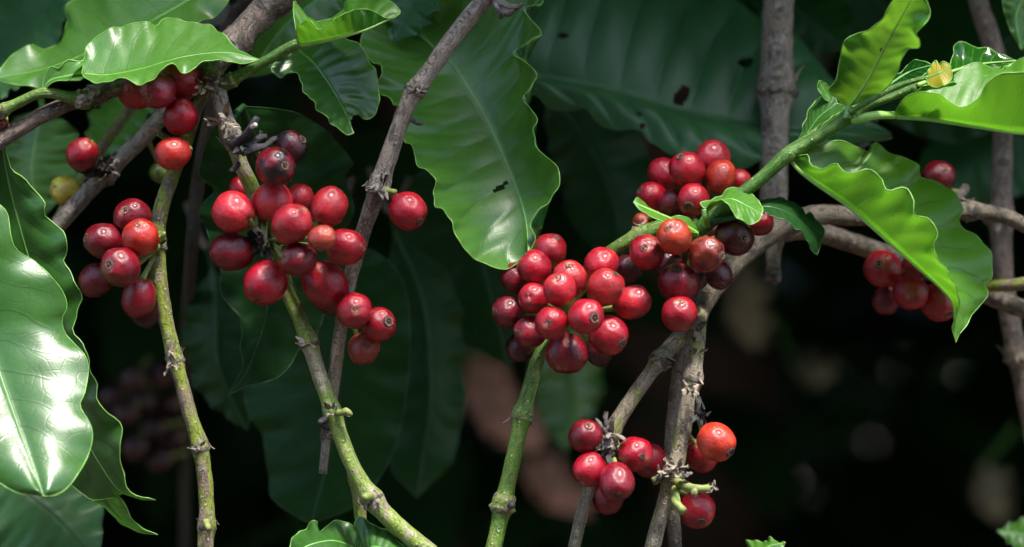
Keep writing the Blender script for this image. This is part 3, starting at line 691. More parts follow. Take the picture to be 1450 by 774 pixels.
leaf(B2, [(345, 150), (372, 230), (384, 340), (378, 440), (352, 520), (323, 560)],
     [(345, 150), (312, 170), (291, 205), (283, 245), (294, 258), (302, 270), (290, 286), (282, 302), (288, 318), (296, 333), (304, 358), (314, 385), (312, 402), (316, 420), (334, 445), (344, 472), (342, 495), (343, 516), (334, 538), (323, 560)],
     [(345, 150), (420, 160), (474, 197), (497, 228), (489, 248), (500, 290), (492, 330), (500, 380), (480, 415), (462, 440), (452, 462), (430, 485), (412, 515), (388, 537), (350, 546), (323, 560)],
     (18, 34, 38, 36, 26), (18, 36, 40, 34, 26), (18, 52, 52, 44, 26), 'leaf_dark', show=('R', True), rip=(0.0012, 8), quilt=0.001, petiole=([(322, 180), (335, 160), (345, 150)], (6, 10, 18)), label='dark leaf hanging behind the big loose cluster')
twig(B2, [(497, 655, 16, 6), (506, 700, 17, 10), (512, 745, 17, 12), (514, 790, 16, 12)], 'olive_stem', 'side_shoot', 5)
leaf(B2, [(508, 780), (490, 770), (465, 765), (430, 775), (400, 800)], [(508, 780), (510, 755), (503, 747), (492, 741), (481, 739), (465, 743), (452, 750), (447, 741), (436, 743), (420, 758), (411, 774), (400, 800)], [(508, 780), (480, 800), (440, 815), (400, 800)],
     (12, 0, -6, -4), (12, 12, 8, -4), (12, -14, -18, -4), 'leaf', show=('L', True), rip=(0.0010, 4), label='wavy dark leaf rising beside the green and grey stem')
leaf(B2, [(510, 800), (525, 775), (545, 778), (580, 800)], [(510, 800), (503, 760), (507, 733), (518, 735), (528, 741), (542, 747), (556, 758), (570, 772), (580, 800)], [(510, 800), (535, 810), (560, 815), (580, 800)],
     (6, -6, -10, -8), (6, 6, 0, -8), (6, -16, -20, -8), 'leaf', show=('L', True), rip=(0.0008, 4), label='short glossy leaf curling over the low side shoot')
# black dried stalks on the node
twig(B2, [(330, 205, 14, 2), (345, 195, 12, -4), (354, 182, 11, -7), (362, 170, 9, -8), (365, 164, 5, -8)], 'black_dry', 'dry_stalk', 6, rough=0.3)
twig(B2, [(334, 212, 12, 2), (350, 216, 9, -6), (360, 210, 11, -6), (372, 208, 8, -6), (384, 200, 9, -2), (394, 194, 5, 2)], 'black_dry', 'dry_stalk', 7, rough=0.35)
twig(B2, [(352, 208, 10, -4), (366, 196, 10, -4), (378, 193, 6, -2)], 'black_dry', 'dry_stalk', 8, rough=0.3)
twig(B2, [(356, 180, 6, -8), (361, 177, 7, -12), (362, 176, 6, -13)], 'pale_cut', 'cut_stalk', 9)
twig(B2, [(338, 232, 8, 2), (330, 240, 8, -2), (327, 241, 6, -4)], 'black_dry', 'dry_stalk', 10)
twig(B2, [(372, 330, 16, 6), (370, 345, 14, -2), (376, 352, 9, -6)], 'node_green', 'dry_stalk', 11, rough=0.3)
twig(B2, [(368, 300, 12, 4), (372, 318, 11, -3), (374, 338, 12, -4), (380, 352, 9, -4)], 'node_green', 'dry_stalk', 12, rough=0.3)
twig(B2, [(376, 340, 18, 8), (362, 336, 14, 0), (352, 328, 8, -2)], 'black_dry', 'dry_stalk', 13, rough=0.4)
twig(B2, [(380, 346, 18, 8), (362, 350, 16, -1), (354, 352, 9, -1)], 'black_dry', 'dry_stalk', 14, rough=0.4)
twig(B2, [(474, 582, 10, 0), (484, 585, 9, -4), (490, 582, 11, -5), (496, 586, 8, -5), (499, 588, 4, -5)], 'stalk', 'bud', 15)
twig(B2, [(468, 590, 10, 2), (456, 596, 9, -2), (452, 600, 6, -3)], 'black_dry', 'dry_stalk', 16, rough=0.3)
twig(B2, [(524, 702, 12, -6), (517, 704, 12, -13), (514, 706, 7, -14)], 'stalk', 'bud', 17)

husk(B2, (304, 112, 2), 22, 8, 'flake', seed=11); husk(B2, (318, 170, 0), 20, 7, 'flake', seed=12, stretch=2.2); husk(B2, (372, 342, -4), 28, 10, 'black_dry', seed=13)
husk(B2, (368, 330, -6), 16, 6, 'flake', seed=14); husk(B2, (434, 486, -6), 18, 6, 'flake', seed=15); husk(B2, (340, 207, -4), 15, 6, 'black_dry', seed=16); husk(B2, (374, 203, -2), 16, 7, 'black_dry', seed=17); husk(B2, (356, 212, -5), 14, 6, 'black_dry', seed=28)
husk(B2, (470, 582, -6), 16, 5, 'dry_grey', seed=18); husk(B2, (298, 178, 0), 14, 5, 'flake', seed=19); husk(B2, (288, 120, 0), 20, 6, 'flake', seed=20)
# ---- left hanging stem with the small cluster
B3 = branch('coffee_branch', (290, 128, 14), 'slender olive stem with a small cherry cluster and a knobbly lower half')
stem(B3, [(296, 118, 14, 14), (284, 140, 17, 16), (262, 205, 19, 18), (244, 248, 21, 14), (230, 290, 22, 9), (223, 330, 23, 7), (225, 375, 21, 6), (233, 440, 21, 5), (246, 500, 21, 4), (254, 530, 21, 3), (270, 590, 21, 2), (284, 635, 22, 2), (291, 690, 22, 2), (293, 740, 22, 2), (291, 800, 23, 2), (300, 920, 20, 4), (330, 1080, 14, 6)],
     'olive_stem', nodes=[(225, 345), (249, 510), (283, 632), (294, 740)], seed=5, swell=0.22)
twig(B3, [(226, 343, 8, 4), (231, 335, 7, 0), (233, 328, 4, -1)], 'stalk', 'bud', 20)
twig(B3, [(224, 348, 10, 3), (218, 352, 9, -3), (213, 353, 6, -4)], 'stalk', 'bud', 21)
twig(B3, [(292, 738, 10, -4), (294, 746, 9, -9), (295, 750, 6, -9)], 'stalk', 'bud', 23)
twig(B3, [(240, 196, 3, 8), (222, 184, 7, 4), (212, 182, 9, 3), (204, 183, 2, 3)], 'flake', 'dry_bract', 24)
twig(B3, [(238, 198, 12, 10), (232, 193, 10, 8), (222, 190, 4, 6)], 'rib', 'dry_bract', 25)

husk(B3, (246, 513, -2), 20, 7, 'flake', seed=21); husk(B3, (283, 634, -5), 15, 5, 'dry_grey', seed=22); husk(B3, (226, 346, -4), 16, 6, 'black_dry', seed=23)
# ---- grey stem with a broken end, right of the big cluster
B4 = branch('coffee_branch', (740, -80, 12), 'bare grey stem slanting down past the broad hanging leaf to a broken end')
stem(B4, [(900, -480, 34, 240), (810, -190, 30, 70), (745, -85, 27, 14), (690, -8, 26, 8), (650, 42, 25, 6), (602, 108, 24, 4), (578, 145, 24, 3), (555, 208, 25, 3), (537, 262, 26, 4), (512, 335, 22, 10), (492, 410, 21, 16), (480, 480, 19, 18), (470, 560, 17, 20), (462, 620, 13, 20), (458, 660, 12, 19), (455, 697, 11, 18)],
     'grey_bark', nodes=[(588, 124), (537, 262), (464, 610)], seed=6, swell=0.35)
twig(B4, [(585, 170, 8, 2), (592, 174, 7, -2), (600, 175, 3, -2)], 'black_dry', 'dry_stalk', 26)
twig(B4, [(708, -14, 16, 10), (706, 5, 18, 0), (711, 18, 13, -2), (708, 26, 6, -3)], 'node', 'dry_stalk', 27, rough=0.3)
twig(B4, [(706, 2, 14, 0), (722, 10, 13, -3), (735, 8, 8, -3), (741, 3, 4, -3)], 'node', 'dry_stalk', 28, rough=0.3)
twig(B4, [(706, 14, 12, -1), (718, 18, 12, -5), (728, 15, 6, -5)], 'node', 'dry_stalk', 29, rough=0.3)
twig(B4, [(540, 268, 12, 2), (552, 271, 10, -2), (560, 272, 9, -4)], 'stalk', 'bud', 30)
twig(B4, [(464, 604, 14, 18), (456, 600, 10, 14), (451, 597, 5, 13)], 'black_dry', 'dry_stalk', 31, rough=0.3)
leaf(B4, [(583, 38), (617, 70), (643, 93), (670, 134), (697, 184), (728, 257), (744, 310), (748, 362)],
     [(583, 38), (560, 30), (530, 30), (516, 43), (510, 63), (515, 77), (530, 84), (538, 92), (540, 105), (533, 120), (536, 134), (548, 139), (558, 141), (566, 152), (566, 180), (573, 204), (582, 207), (590, 214), (590, 230), (600, 244), (614, 250), (618, 262), (615, 291), (627, 301), (640, 311), (645, 325), (648, 340), (663, 358), (690, 375), (713, 381), (733, 373), (748, 362)],
     [(583, 38), (610, 10), (660, -30), (720, -45), (765, -30), (766, 0), (747, 12), (750, 24), (758, 34), (762, 44), (750, 56), (738, 68), (733, 78), (747, 90), (755, 102), (757, 114), (751, 130), (743, 142), (744, 151), (757, 162), (762, 175), (757, 190), (753, 201), (763, 213), (780, 225), (791, 246), (792, 264), (783, 279), (763, 295), (753, 316), (758, 336), (753, 350), (748, 362)],
     (62, 54, 42, 26, 6), (62, 40, 16, 2, 6), (62, 56, 40, 24, 10, 6), 'leaf_mid', show=('R', True), rip=(0.0014, 11), quilt=0.0011, cup=-0.004, nt=150, nv=26, holes=[(709, 265, 11, 4, -0.65)], petiole=([(708, -30), (650, -30), (610, 5), (583, 38)], (14, 40, 60, 62)), rib=1.3, pet_r=0.0016, wave_p=4.0,
     label='broad hanging leaf with a tightly rippled bright edge')

husk(B4, (589, 126, -6), 20, 7, 'dry_grey', seed=24); husk(B4, (537, 262, -6), 24, 7, 'dry_grey', seed=25); husk(B1, (122, 138, 0), 22, 8, 'flake', seed=27)
# ---- bright green stem that carries the packed cluster
B5 = branch('coffee_branch', (960, 305, 22), 'smooth bright green stem drooping out of the packed cherry cluster')
stem(B5, [(985, 318, 18, 30), (945, 318, 19, 24), (905, 332, 19, 18), (862, 358, 19, 18), (825, 392, 20, 26), (795, 432, 21, 26), (772, 478, 20, 18), (762, 506, 20, 8), (750, 550, 22, 4), (740, 584, 23, 3), (731, 630, 23, 2), (719, 685, 23, 2), (712, 716, 24, 2), (704, 752, 23, 1), (694, 800, 24, 0), (672, 920, 20, 2), (660, 1060, 13, 6)],
     'fresh_stem', nodes=[(908, 330), (741, 585), (714, 712)], seed=7, swell=0.42, rough=0.03, nodemat='node_green')
twig(B5, [(722, 712, 10, 0), (725, 716, 9, -4), (727, 718, 6, -5)], 'black_dry', 'bud_scar', 32)

# ---- woody fork on the right
B6 = branch('coffee_branch', (1102, -15, 92), 'upright grey trunk-like stem with a ringed node, slightly out of focus', 'branch')
stem(B6, [(1120, -520, 52, 260), (1108, -200, 46, 130), (1103, -30, 44, 95), (1101, 60, 45, 95), (1100, 122, 46, 95), (1097, 180, 40, 92), (1096, 260, 40, 88), (1096, 330, 38, 84), (1096, 352, 24, 82), (1095, 390, 19, 80), (1095, 417, 20, 80)], 'grey_bark', nodes=[(1100, 124), (1095, 414)], seed=8, swell=0.22)
B7 = branch('coffee_branch', (1465, 318, 62), 'grey crooked branch forking behind the dark purple cherries')
stem(B7, [(1900, 250, 34, 260), (1640, 340, 26, 110), (1475, 325, 22, 66), (1440, 312, 22, 64), (1385, 299, 22, 62), (1310, 303, 22, 62), (1230, 308, 24, 62), (1160, 305, 30, 62), (1100, 325, 36, 62), (1060, 352, 36, 58), (1025, 388, 34, 50), (995, 430, 30, 38), (982, 470, 26, 26)], 'fork_bark', nodes=[(1372, 299)], seed=9, rough=0.07)
stem(B7, [(1092, 332, 26, 66), (1130, 326, 28, 76), (1165, 330, 28, 80), (1225, 350, 28, 80), (1290, 372, 28, 80), (1400, 418, 26, 84), (1475, 446, 26, 88), (1640, 500, 22, 110), (1780, 620, 16, 130)], 'fork_bark', name='side_branch', seed=10, rough=0.07)
stem(B7, [(1330, 406, 14, 82), (1395, 405, 17, 74), (1475, 397, 19, 66), (1620, 360, 22, 80), (1700, 325, 24, 130)], 'olive_stem', name='side_branch', seed=11)
stem(B7, [(1330, 300, 8, 66), (1352, 285, 11, 70), (1365, 270, 13, 72), (1368, 262, 11, 73)], 'brown_bark', name='side_branch', seed=12)
# three stems falling from the fork
stem(B7, [(986, 455, 26, 30), (962, 478, 24, 24), (938, 505, 22, 14), (905, 550, 22, 8), (872, 600, 22, 6), (852, 640, 20, 8), (838, 680, 19, 8), (822, 735, 18, 8), (808, 800, 18, 8), (790, 900, 15, 10), (785, 1000, 10, 12)], 'lichen_stem', nodes=[(936, 508), (866, 612)], name='hanging_stem', seed=13)
stem(B7, [(990, 445, 22, 32), (988, 480, 22, 16), (982, 530, 22, 4), (970, 595, 23, 2), (960, 645, 23, 1), (952, 675, 24, 1), (940, 715, 22, 2), (930, 750, 22, 2), (918, 800, 23, 2), (896, 900, 19, 4), (885, 1040, 12, 8)], 'lichen_stem', nodes=[(983, 533), (953, 672)], name='hanging_stem', seed=14)
stem(B7, [(978, 455, 24, 44), (966, 500, 22, 36), (957, 560, 20, 32), (950, 630, 19, 30), (952, 700, 19, 28), (958, 800, 19, 28), (968, 900, 16, 30), (985, 1000, 10, 34)], 'fork_bark', name='hanging_stem', seed=15)
twig(B7, [(950, 672, 20, 0), (936, 676, 13, -6), (924, 682, 8, -8)], 'node_green', 'dry_stalk', 35, rough=0.35)
twig(B7, [(958, 682, 15, -2), (976, 690, 14, -8), (995, 692, 12, -10), (1006, 690, 12, -10)], 'stalk', 'fruit_stalk', 38, rough=0.1)
twig(B7, [(984, 692, 9, -14), (983, 698, 9, -19), (983, 699, 8, -20)], 'node_green', 'cut_stalk', 40, rough=0.2)
twig(B7, [(957, 690, 14, -2), (956, 708, 14, -8), (964, 720, 13, -11), (969, 725, 12, -12)], 'stalk', 'fruit_stalk', 41, rough=0.2)
twig(B7, [(986, 560, 9, 3), (991, 580, 12, -1), (994, 588, 10, -2), (992, 600, 5, 0)], 'black_dry', 'dry_stalk', 42, rough=0.5)

husk(B7, (955, 664, -8), 26, 9, 'flake', seed=1); husk(B7, (937, 668, -8), 18, 6, 'flake', seed=2); husk(B7, (966, 676, -8), 16, 5, 'dry_grey', seed=3)
husk(B7, (1010, 689, -10), 13, 9, 'flake', seed=4, stretch=1.2); husk(B7, (975, 548, -5), 20, 8, 'flake', seed=5); husk(B7, (984, 468, 8), 20, 6, 'dry_grey', seed=6)
husk(B7, (866, 618, -3), 34, 12, 'dry_grey', seed=7); husk(B7, (860, 636, -4), 24, 8, 'black_dry', seed=8); husk(B7, (992, 585, -2), 22, 8, 'black_dry', seed=9)
husk(B7, (938, 508, 6), 20, 5, 'dry_grey', seed=10); husk(B7, (988, 500, 6), 16, 4, 'flake', seed=26)
# ---- young leafy shoot on the right
B8 = branch('leafy_shoot', (985, 332, 14), 'bright green leafy shoot reaching up from the cherries to a yellow bud leaf', 'shoot')
stem(B8, [(960, 352, 17, 22), (985, 332, 20, 12), (1010, 307, 20, 6), (1040, 281, 18, 4), (1075, 255, 19, 3), (1112, 222, 19, 2), (1140, 205, 16, 2), (1170, 186, 19, 1), (1200, 165, 21, 0), (1225, 150, 15, 0), (1260, 138, 12, 0), (1292, 125, 11, 0), (1305, 120, 8, 0)],
     'young_stem', nodes=[(1003, 314), (1112, 222), (1205, 160), (1294, 124)], seed=16, rough=0.03, swell=0.2, nodemat='young_stem', flakes=False)
twig(B8, [(1202, 160, 8, -6), (1235, 140, 9, -7), (1270, 122, 9, -6), (1312, 109, 7, -5)], 'young_stem', 'bud_stalk', 44, rough=0.04)
twig(B8, [(1115, 212, 12, 4), (1140, 195, 8, 4), (1180, 165, 7, 6)], 'young_stem', 'petiole', 45, rough=0.04)
# big folded leaf
leaf(B8, [(1120, 222), (1132, 238), (1156, 258), (1200, 289), (1233, 318), (1266, 348), (1300, 378), (1333, 408), (1350, 430), (1352, 455), (1353, 485)],
     [(1120, 222), (1128, 221), (1145, 219), (1148, 233), (1156, 240), (1166, 241), (1177, 235), (1187, 231), (1200, 243), (1215, 241), (1233, 243), (1246, 252), (1256, 265), (1270, 266), (1284, 270), (1295, 285), (1298, 303), (1310, 312), (1324, 319), (1330, 335), (1324, 350), (1321, 360), (1328, 373), (1350, 395), (1358, 410), (1357, 430), (1350, 460), (1353, 485)],
     [(1120, 222), (1135, 212), (1153, 206), (1180, 200), (1200, 201), (1218, 209), (1230, 214), (1236, 204), (1250, 209), (1266, 217), (1285, 226), (1300, 237), (1303, 247), (1320, 253), (1336, 262), (1352, 280), (1363, 296), (1357, 308), (1366, 320), (1384, 332), (1396, 350), (1402, 368), (1406, 393), (1395, 402), (1396, 420), (1386, 436), (1376, 447), (1362, 468), (1353, 485)],
     (3, 0, -3, -3, -2), (3, -14, -20, -18, -2), (3, 16, 26, 22, -2), 'leaf_young', show=('R', True), rip=(0.0013, 7), quilt=0.0011, rib=1.0, label='large young leaf folded along its midrib, pale underside showing', wave_p=2.2)
# upright bitten leaf seen from below
leaf(B8, [(1201, 150), (1216, 132), (1236, 100), (1256, 60), (1276, 25), (1296, -12)],
     [(1201, 150), (1196, 148), (1184, 138), (1173, 127), (1184, 112), (1188, 90), (1193, 65), (1203, 52), (1226, 45), (1246, 32), (1256, 14), (1264, 0), (1275, -12), (1296, -12)],
     [(1201, 150), (1222, 143), (1236, 137), (1252, 128), (1270, 104), (1274, 88), (1281, 76), (1286, 68), (1300, 68), (1302, 56), (1298, 48), (1307, 38), (1316, 20), (1314, 5), (1308, -6), (1296, -12)],
     (-2, -12, -22, -36), (-2, -8, -14, -26, -36), (-2, -10, -24, -36, -36), 'leaf_bitten', show=('R', False), rip=(0.0008, 3), quilt=0.0002, rib=0.7, pet_r=0.0014, petiole=([(1200, 168), (1201, 150)], (-3, -2)), label='upright yellow-green leaf with chewed edge and brown bite marks')
leaf(B8, [(1118, 214), (1140, 192), (1160, 165), (1186, 146)], [(1118, 214), (1134, 190), (1138, 178), (1143, 160), (1155, 144), (1166, 134), (1178, 132), (1186, 146)], [(1118, 214), (1146, 194), (1172, 172), (1196, 152), (1186, 146)],
     (4, 8, 12, 14), (4, 16, 22, 14), (4, 2, 2, 14), 'leaf', show=('L', True), rip=(0.0004, 3), label='leaf with a pale sky sheen tucked behind the shoot')
leaf(B8, [(1182, 148), (1172, 136), (1165, 124), (1160, 114)], [(1182, 148), (1166, 138), (1158, 124), (1160, 114)], [(1182, 148), (1180, 134), (1172, 120), (1160, 114)], (16, 16, 14), (16, 14, 14), (16, 20, 14), 'leaf_mid', rip=(0.0003, 2), label='small curled leaf tip behind the upright leaf')
# right hand leaf, pale underside below, dark upper side above
leaf(B8, [(1266, 163), (1316, 167), (1383, 178), (1450, 188), (1520, 186), (1590, 170)],
     [(1266, 163), (1272, 150), (1283, 137), (1303, 130), (1326, 132), (1343, 143), (1358, 149), (1372, 148), (1386, 140), (1400, 117), (1416, 104), (1450, 102), (1490, 112), (1540, 128), (1590, 170)],
     [(1266, 163), (1284, 140), (1306, 123), (1330, 112), (1350, 100), (1368, 92), (1383, 88), (1396, 94), (1410, 97), (1430, 90), (1450, 82), (1490, 84), (1550, 118), (1590, 170)],
     (0, -4, -6, -6), (0, -20, -24, -22, -6), (0, 12, 22, 20, -6), 'leaf_young', show=('R', True), rip=(0.0005, 6), quilt=0.0009, pet_r=0.0015, petiole=([(1206, 168), (1216, 168), (1240, 163), (1266, 163)], (-1, -6, -5, 0)), label='wide leaf at the shoot end, lit underside below its curled edge')
leaf(B8, [(1300, 122), (1340, 105), (1385, 92), (1440, 86)], [(1300, 122), (1340, 100), (1349, 82), (1351, 64), (1366, 60), (1382, 66), (1398, 66), (1415, 76), (1440, 86)], [(1300, 122), (1350, 118), (1400, 108), (1440, 86)],
     (4, 12, 20, 24), (4, 20, 26, 24), (4, 8, 14, 24), 'leaf_young', show=('L', False), rip=(0.0007, 4), label='olive-tinted young leaf half hidden behind the wide leaf')
leaf(B8, [(1230, 146), (1262, 120), (1290, 102), (1322, 92)], [(1230, 146), (1262, 112), (1276, 100), (1288, 88), (1300, 85), (1322, 92)], [(1230, 146), (1265, 134), (1296, 118), (1322, 92)],
     (3, 8, 10, 8), (3, 16, 20, 8), (3, 4, 4, 8), 'leaf_mid', show=('L', False), rip=(0.0005, 3), label='little curled leaf behind the shoot tip')
leaf(B8, [(1311, 110), (1322, 106), (1335, 101), (1346, 94)], [(1311, 110), (1316, 97), (1324, 85), (1330, 90), (1336, 87), (1343, 90), (1346, 94)], [(1311, 110), (1316, 120), (1326, 123), (1340, 119), (1348, 108), (1346, 94)],
     (-5, -7, -7), (-5, -4, -7), (-5, -10, -7), 'leaf_yellow', rip=(0.0005, 2), quilt=0.00008, rib=1.1, ribmat='rib', label='tiny yellow bud leaf at the shoot tip')
# small leaves low on the shoot
leaf(B8, [(998, 296), (1010, 288), (1035, 281), (1060, 292), (1078, 303)], [(998, 296), (992, 286), (1011, 282), (1022, 275), (1033, 267), (1051, 266), (1068, 279), (1078, 290), (1080, 298), (1078, 303)], [(998, 296), (1010, 285), (1022, 284), (1035, 294), (1043, 306), (1055, 315), (1066, 317), (1076, 310), (1078, 303)],
     (-4, -6, -8, -8), (-4, 2, 4, -8), (-4, -14, -16, -8), 'leaf_mid', show=('L', True), rip=(0.0004, 4), quilt=0.0005, petiole=([(1001, 318), (999, 308), (998, 296)], (2, -4, -4)), label='small oval leaf in front of the dark cherries')
leaf(B8, [(1040, 308), (1078, 292), (1110, 298), (1140, 318), (1155, 340), (1157, 361)], [(1040, 308), (1079, 283), (1096, 281), (1112, 281), (1131, 292), (1140, 304), (1147, 300), (1158, 312), (1167, 328), (1162, 346), (1157, 361)], [(1040, 308), (1079, 300), (1100, 307), (1118, 317), (1133, 327), (1141, 337), (1148, 353), (1157, 361)],
     (2, 2, 4, 2), (2, 10, 14, 2), (2, -6, -6, 2), 'leaf_dark', show=('L', True), rip=(0.0005, 5), petiole=([(1006, 316), (1022, 311), (1040, 308)], (4, 0, 2)), label='narrow dark leaf with a nick in its edge beside the grey stem')
leaf(B8, [(990, 330), (962, 314), (930, 300), (897, 286)], [(990, 330), (975, 308), (945, 306), (925, 300), (905, 280), (897, 286)], [(990, 330), (962, 326), (935, 312), (910, 300), (897, 286)],
     (8, 0, -2, -2), (8, 6, 6, -2), (8, -8, -8, -2), 'leaf_young', show=('L', True), rip=(0.0003, 3), rib=1.5, label='cut-off pale leaf stub folded over the cherries')

# ---- far right stem, stems deep on the left
B9 = branch('coffee_branch', (1380, -15, 122), 'weathered stem spotted with pale lichen beyond the large folded leaf')
stem(B9, [(1300, -520, 34, 280), (1350, -180, 30, 160), (1378, -25, 27, 122), (1396, 35, 29, 122), (1414, 100, 29, 122), (1420, 180, 28, 122), (1417, 290, 30, 122), (1420, 390, 30, 122), (1436, 480, 28, 124), (1452, 560, 26, 126), (1468, 650, 26, 128), (1500, 850, 28, 150), (1530, 1400, 34, 240)], 'brown_bark', nodes=[(1419, 310), (1440, 500)], seed=17)
B10 = branch('coffee_branch', (240, 155, 55), 'blurred grey twig crossing behind the lone round cherry')
stem(B10, [(300, 95, 24, 50), (238, 155, 24, 54), (200, 198, 24, 56), (150, 245, 24, 58), (95, 305, 24, 60), (50, 360, 22, 62), (-30, 440, 22, 66), (-180, 600, 18, 80), (-260, 760, 12, 90)], 'grey_bark', nodes=[(150, 244)], seed=18)
husk(B10, (134, 248, 50), 30, 12, 'black_dry', 'dry_stalk', seed=31, stretch=2.0); husk(B10, (150, 243, 46), 24, 6, 'dry_grey', seed=32)
B11 = branch('coffee_branch', (190, 145, 85), 'thin yellowish twig out of focus behind the blurred grey one')
stem(B11, [(230, 85, 15, 86), (186, 150, 16, 84), (140, 215, 16, 84), (95, 290, 16, 86), (40, 390, 14, 92), (10, 520, 9, 100)], 'olive_stem', seed=19)
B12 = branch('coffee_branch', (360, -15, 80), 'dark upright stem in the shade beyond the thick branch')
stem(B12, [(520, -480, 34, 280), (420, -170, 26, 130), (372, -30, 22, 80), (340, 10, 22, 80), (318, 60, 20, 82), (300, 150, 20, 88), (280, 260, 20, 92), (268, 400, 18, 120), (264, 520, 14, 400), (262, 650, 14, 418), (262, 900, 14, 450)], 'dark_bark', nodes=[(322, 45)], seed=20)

# ---- leafy twigs further back, each leaf on its own twig
def back_leaf(label, mid, left, right, d, mat, holes=(), up=(0, 0), rip=(0.002, 6), show=('R', True), tilt=(0, 0), quilt=0.0014, edge='edge_dark', rib=1.3, cup=0.0, res=(60, 9), qcap=0.04):
    """one leaf and the twig it grows on; tilt: extra mm on the left / right margin"""
    b0 = mid[0]; tw = (b0[0] + up[0], b0[1] + up[1])
    r_ = branch('leafy_twig', (tw[0], tw[1], d + 20), label, 'leaf')
    twig(r_, [(tw[0] - 30, tw[1] - 60 if up[1] < 0 else tw[1] + 60, 10, d + 80), (tw[0], tw[1], 12, d + 14), (tw[0] + 25, tw[1] - 50 if up[1] < 0 else tw[1] + 60, 8, d + 60)], 'brown_bark', 'stem', int(d))
    leaf(r_, mid, left, right, (d, d - 4, d - 6), (d, d + tilt[0], d - 6), (d, d + tilt[1], d - 6), mat, show=show, rip=rip, quilt=quilt, holes=holes, edge=edge, rib=rib, petiole=([tw, b0], (d + 14, d)), nt=res[0], nv=res[1], cup=cup, qcap=qcap)
    return r_
back_leaf('bright blurred leaf behind the wavy leaf on the thick branch', [(330, -40), (240, 15), (150, 62), (70, 95), (-8, 110)],
          [(330, -40), (230, -60), (140, -40), (104, 0), (98, 30), (88, 52), (66, 66), (45, 66), (14, 80), (-8, 110)], [(330, -40), (320, 10), (292, 26), (240, 66), (170, 92), (80, 116), (30, 122), (-8, 110)], 55, 'leaf_mid', up=(20, -20), show=('L', True), tilt=(20, -25), edge='edge')
back_leaf('dark bluish leaf far behind the bright blurred one', [(120, -60), (70, 0), (20, 60), (-30, 110)], [(120, -60), (40, -60), (0, -10), (-30, 110)], [(120, -60), (104, 10), (70, 70), (20, 95), (-30, 110)], 120, 'leaf_teal', up=(20, -20), tilt=(20, -20))
back_leaf('pale dusty leaf end below the tip of the bright blurred leaf', [(-60, 90), (-20, 110), (10, 122), (36, 116)], [(-60, 90), (-30, 80), (5, 100), (36, 116)], [(-60, 90), (-40, 130), (0, 136), (36, 116)], 95, 'leaf_teal', up=(-10, -20), tilt=(20, -20))  # placed for a pale leaf sheen; the colour itself is plain bluish green
back_leaf('green leaf lit softly behind the small blurred twig', [(230, 100), (190, 150), (160, 195), (120, 230)], [(230, 100), (170, 120), (130, 160), (120, 230)], [(230, 100), (215, 160), (180, 210), (120, 230)], 110, 'leaf_mid', up=(15, -20), tilt=(20, -15))
back_leaf('leaf hanging in shade behind the unripe yellow cherry', [(60, 150), (50, 200), (45, 250), (60, 310)], [(60, 150), (10, 180), (5, 240), (60, 310)], [(60, 150), (110, 190), (110, 250), (60, 310)], 120, 'leaf_mid', up=(-5, -25), tilt=(10, -10))
back_leaf('pale leaf piece beside the stalk of the broad hanging leaf', [(640, -60), (600, -20), (575, 15), (560, 60)], [(640, -60), (570, -40), (545, 0), (560, 60)], [(640, -60), (625, -10), (600, 40), (560, 60)], 60, 'leaf_teal', up=(20, -20), tilt=(0, -20))
back_leaf('dark green leaf between the cup-shaped leaf and thick branch', [(520, -60), (460, -10), (400, 40), (350, 110)], [(520, -60), (430, -60), (370, 0), (350, 110)], [(520, -60), (500, 10), (430, 90), (350, 110)], 90, 'leaf_mid', up=(20, -20), tilt=(25, -10))
back_leaf('huge bluish green leaf with insect holes behind the upright stem', [(700, 92), (760, 107), (817, 118), (883, 134), (963, 160), (1076, 178), (1180, 190), (1263, 196)],
          [(700, 92), (740, 20), (830, -50), (940, -60), (1035, -6), (1076, 22), (1126, 52), (1153, 78), (1180, 112), (1225, 165), (1263, 196)],
          [(700, 92), (728, 122), (757, 136), (783, 154), (823, 155), (843, 167), (870, 184), (910, 187), (930, 204), (957, 222), (1000, 236), (1043, 238), (1076, 230), (1130, 214), (1200, 204), (1263, 196)],
          105, 'leaf_teal', holes=[(965, 136, 10, 17, 0.5), (1056, 88, 11, 7, -0.3), (797, 50, 8, 4, 0), (910, 178, 5, 4, 0), (905, 161, 4, 3, 0)], up=(-20, -25), show=('L', True), rip=(0.0014, 7), tilt=(45, -22), quilt=0.003, cup=0.003, res=(260, 44), qcap=0.1)
back_leaf('dark leaf beyond the huge leaf with insect holes', [(1020, -80), (1090, -20), (1150, 30), (1205, 72)], [(1020, -80), (1130, -70), (1200, -10), (1205, 72)], [(1020, -80), (1060, 0), (1130, 70), (1205, 72)], 170, 'leaf_dark', up=(-20, -20), tilt=(30, -10))
back_leaf('glossy leaf end close to the lichen-spotted stem', [(1500, -60), (1465, -20), (1440, 20), (1446, 70)], [(1500, -60), (1440, -50), (1422, -5), (1426, 30), (1446, 70)], [(1500, -60), (1500, 0), (1480, 50), (1446, 70)], 70, 'leaf_mid', up=(20, -20), tilt=(0, 15), edge='edge')
back_leaf('deep shaded leaf behind the leafy shoot', [(1500, -10), (1420, 60), (1330, 120), (1230, 160)], [(1500, -10), (1400, -40), (1290, 20), (1230, 160)], [(1500, -10), (1480, 120), (1360, 200), (1230, 160)], 200, 'leaf_dark', up=(30, -20), tilt=(40, -10))
back_leaf('shaded bluish leaf low behind the large folded leaf', [(1520, 100), (1450, 170), (1370, 230), (1290, 250)], [(1520, 100), (1430, 110), (1340, 170), (1290, 250)], [(1520, 100), (1510, 220), (1400, 290), (1290, 250)], 220, 'leaf_teal', up=(30, -20), tilt=(30, -10))
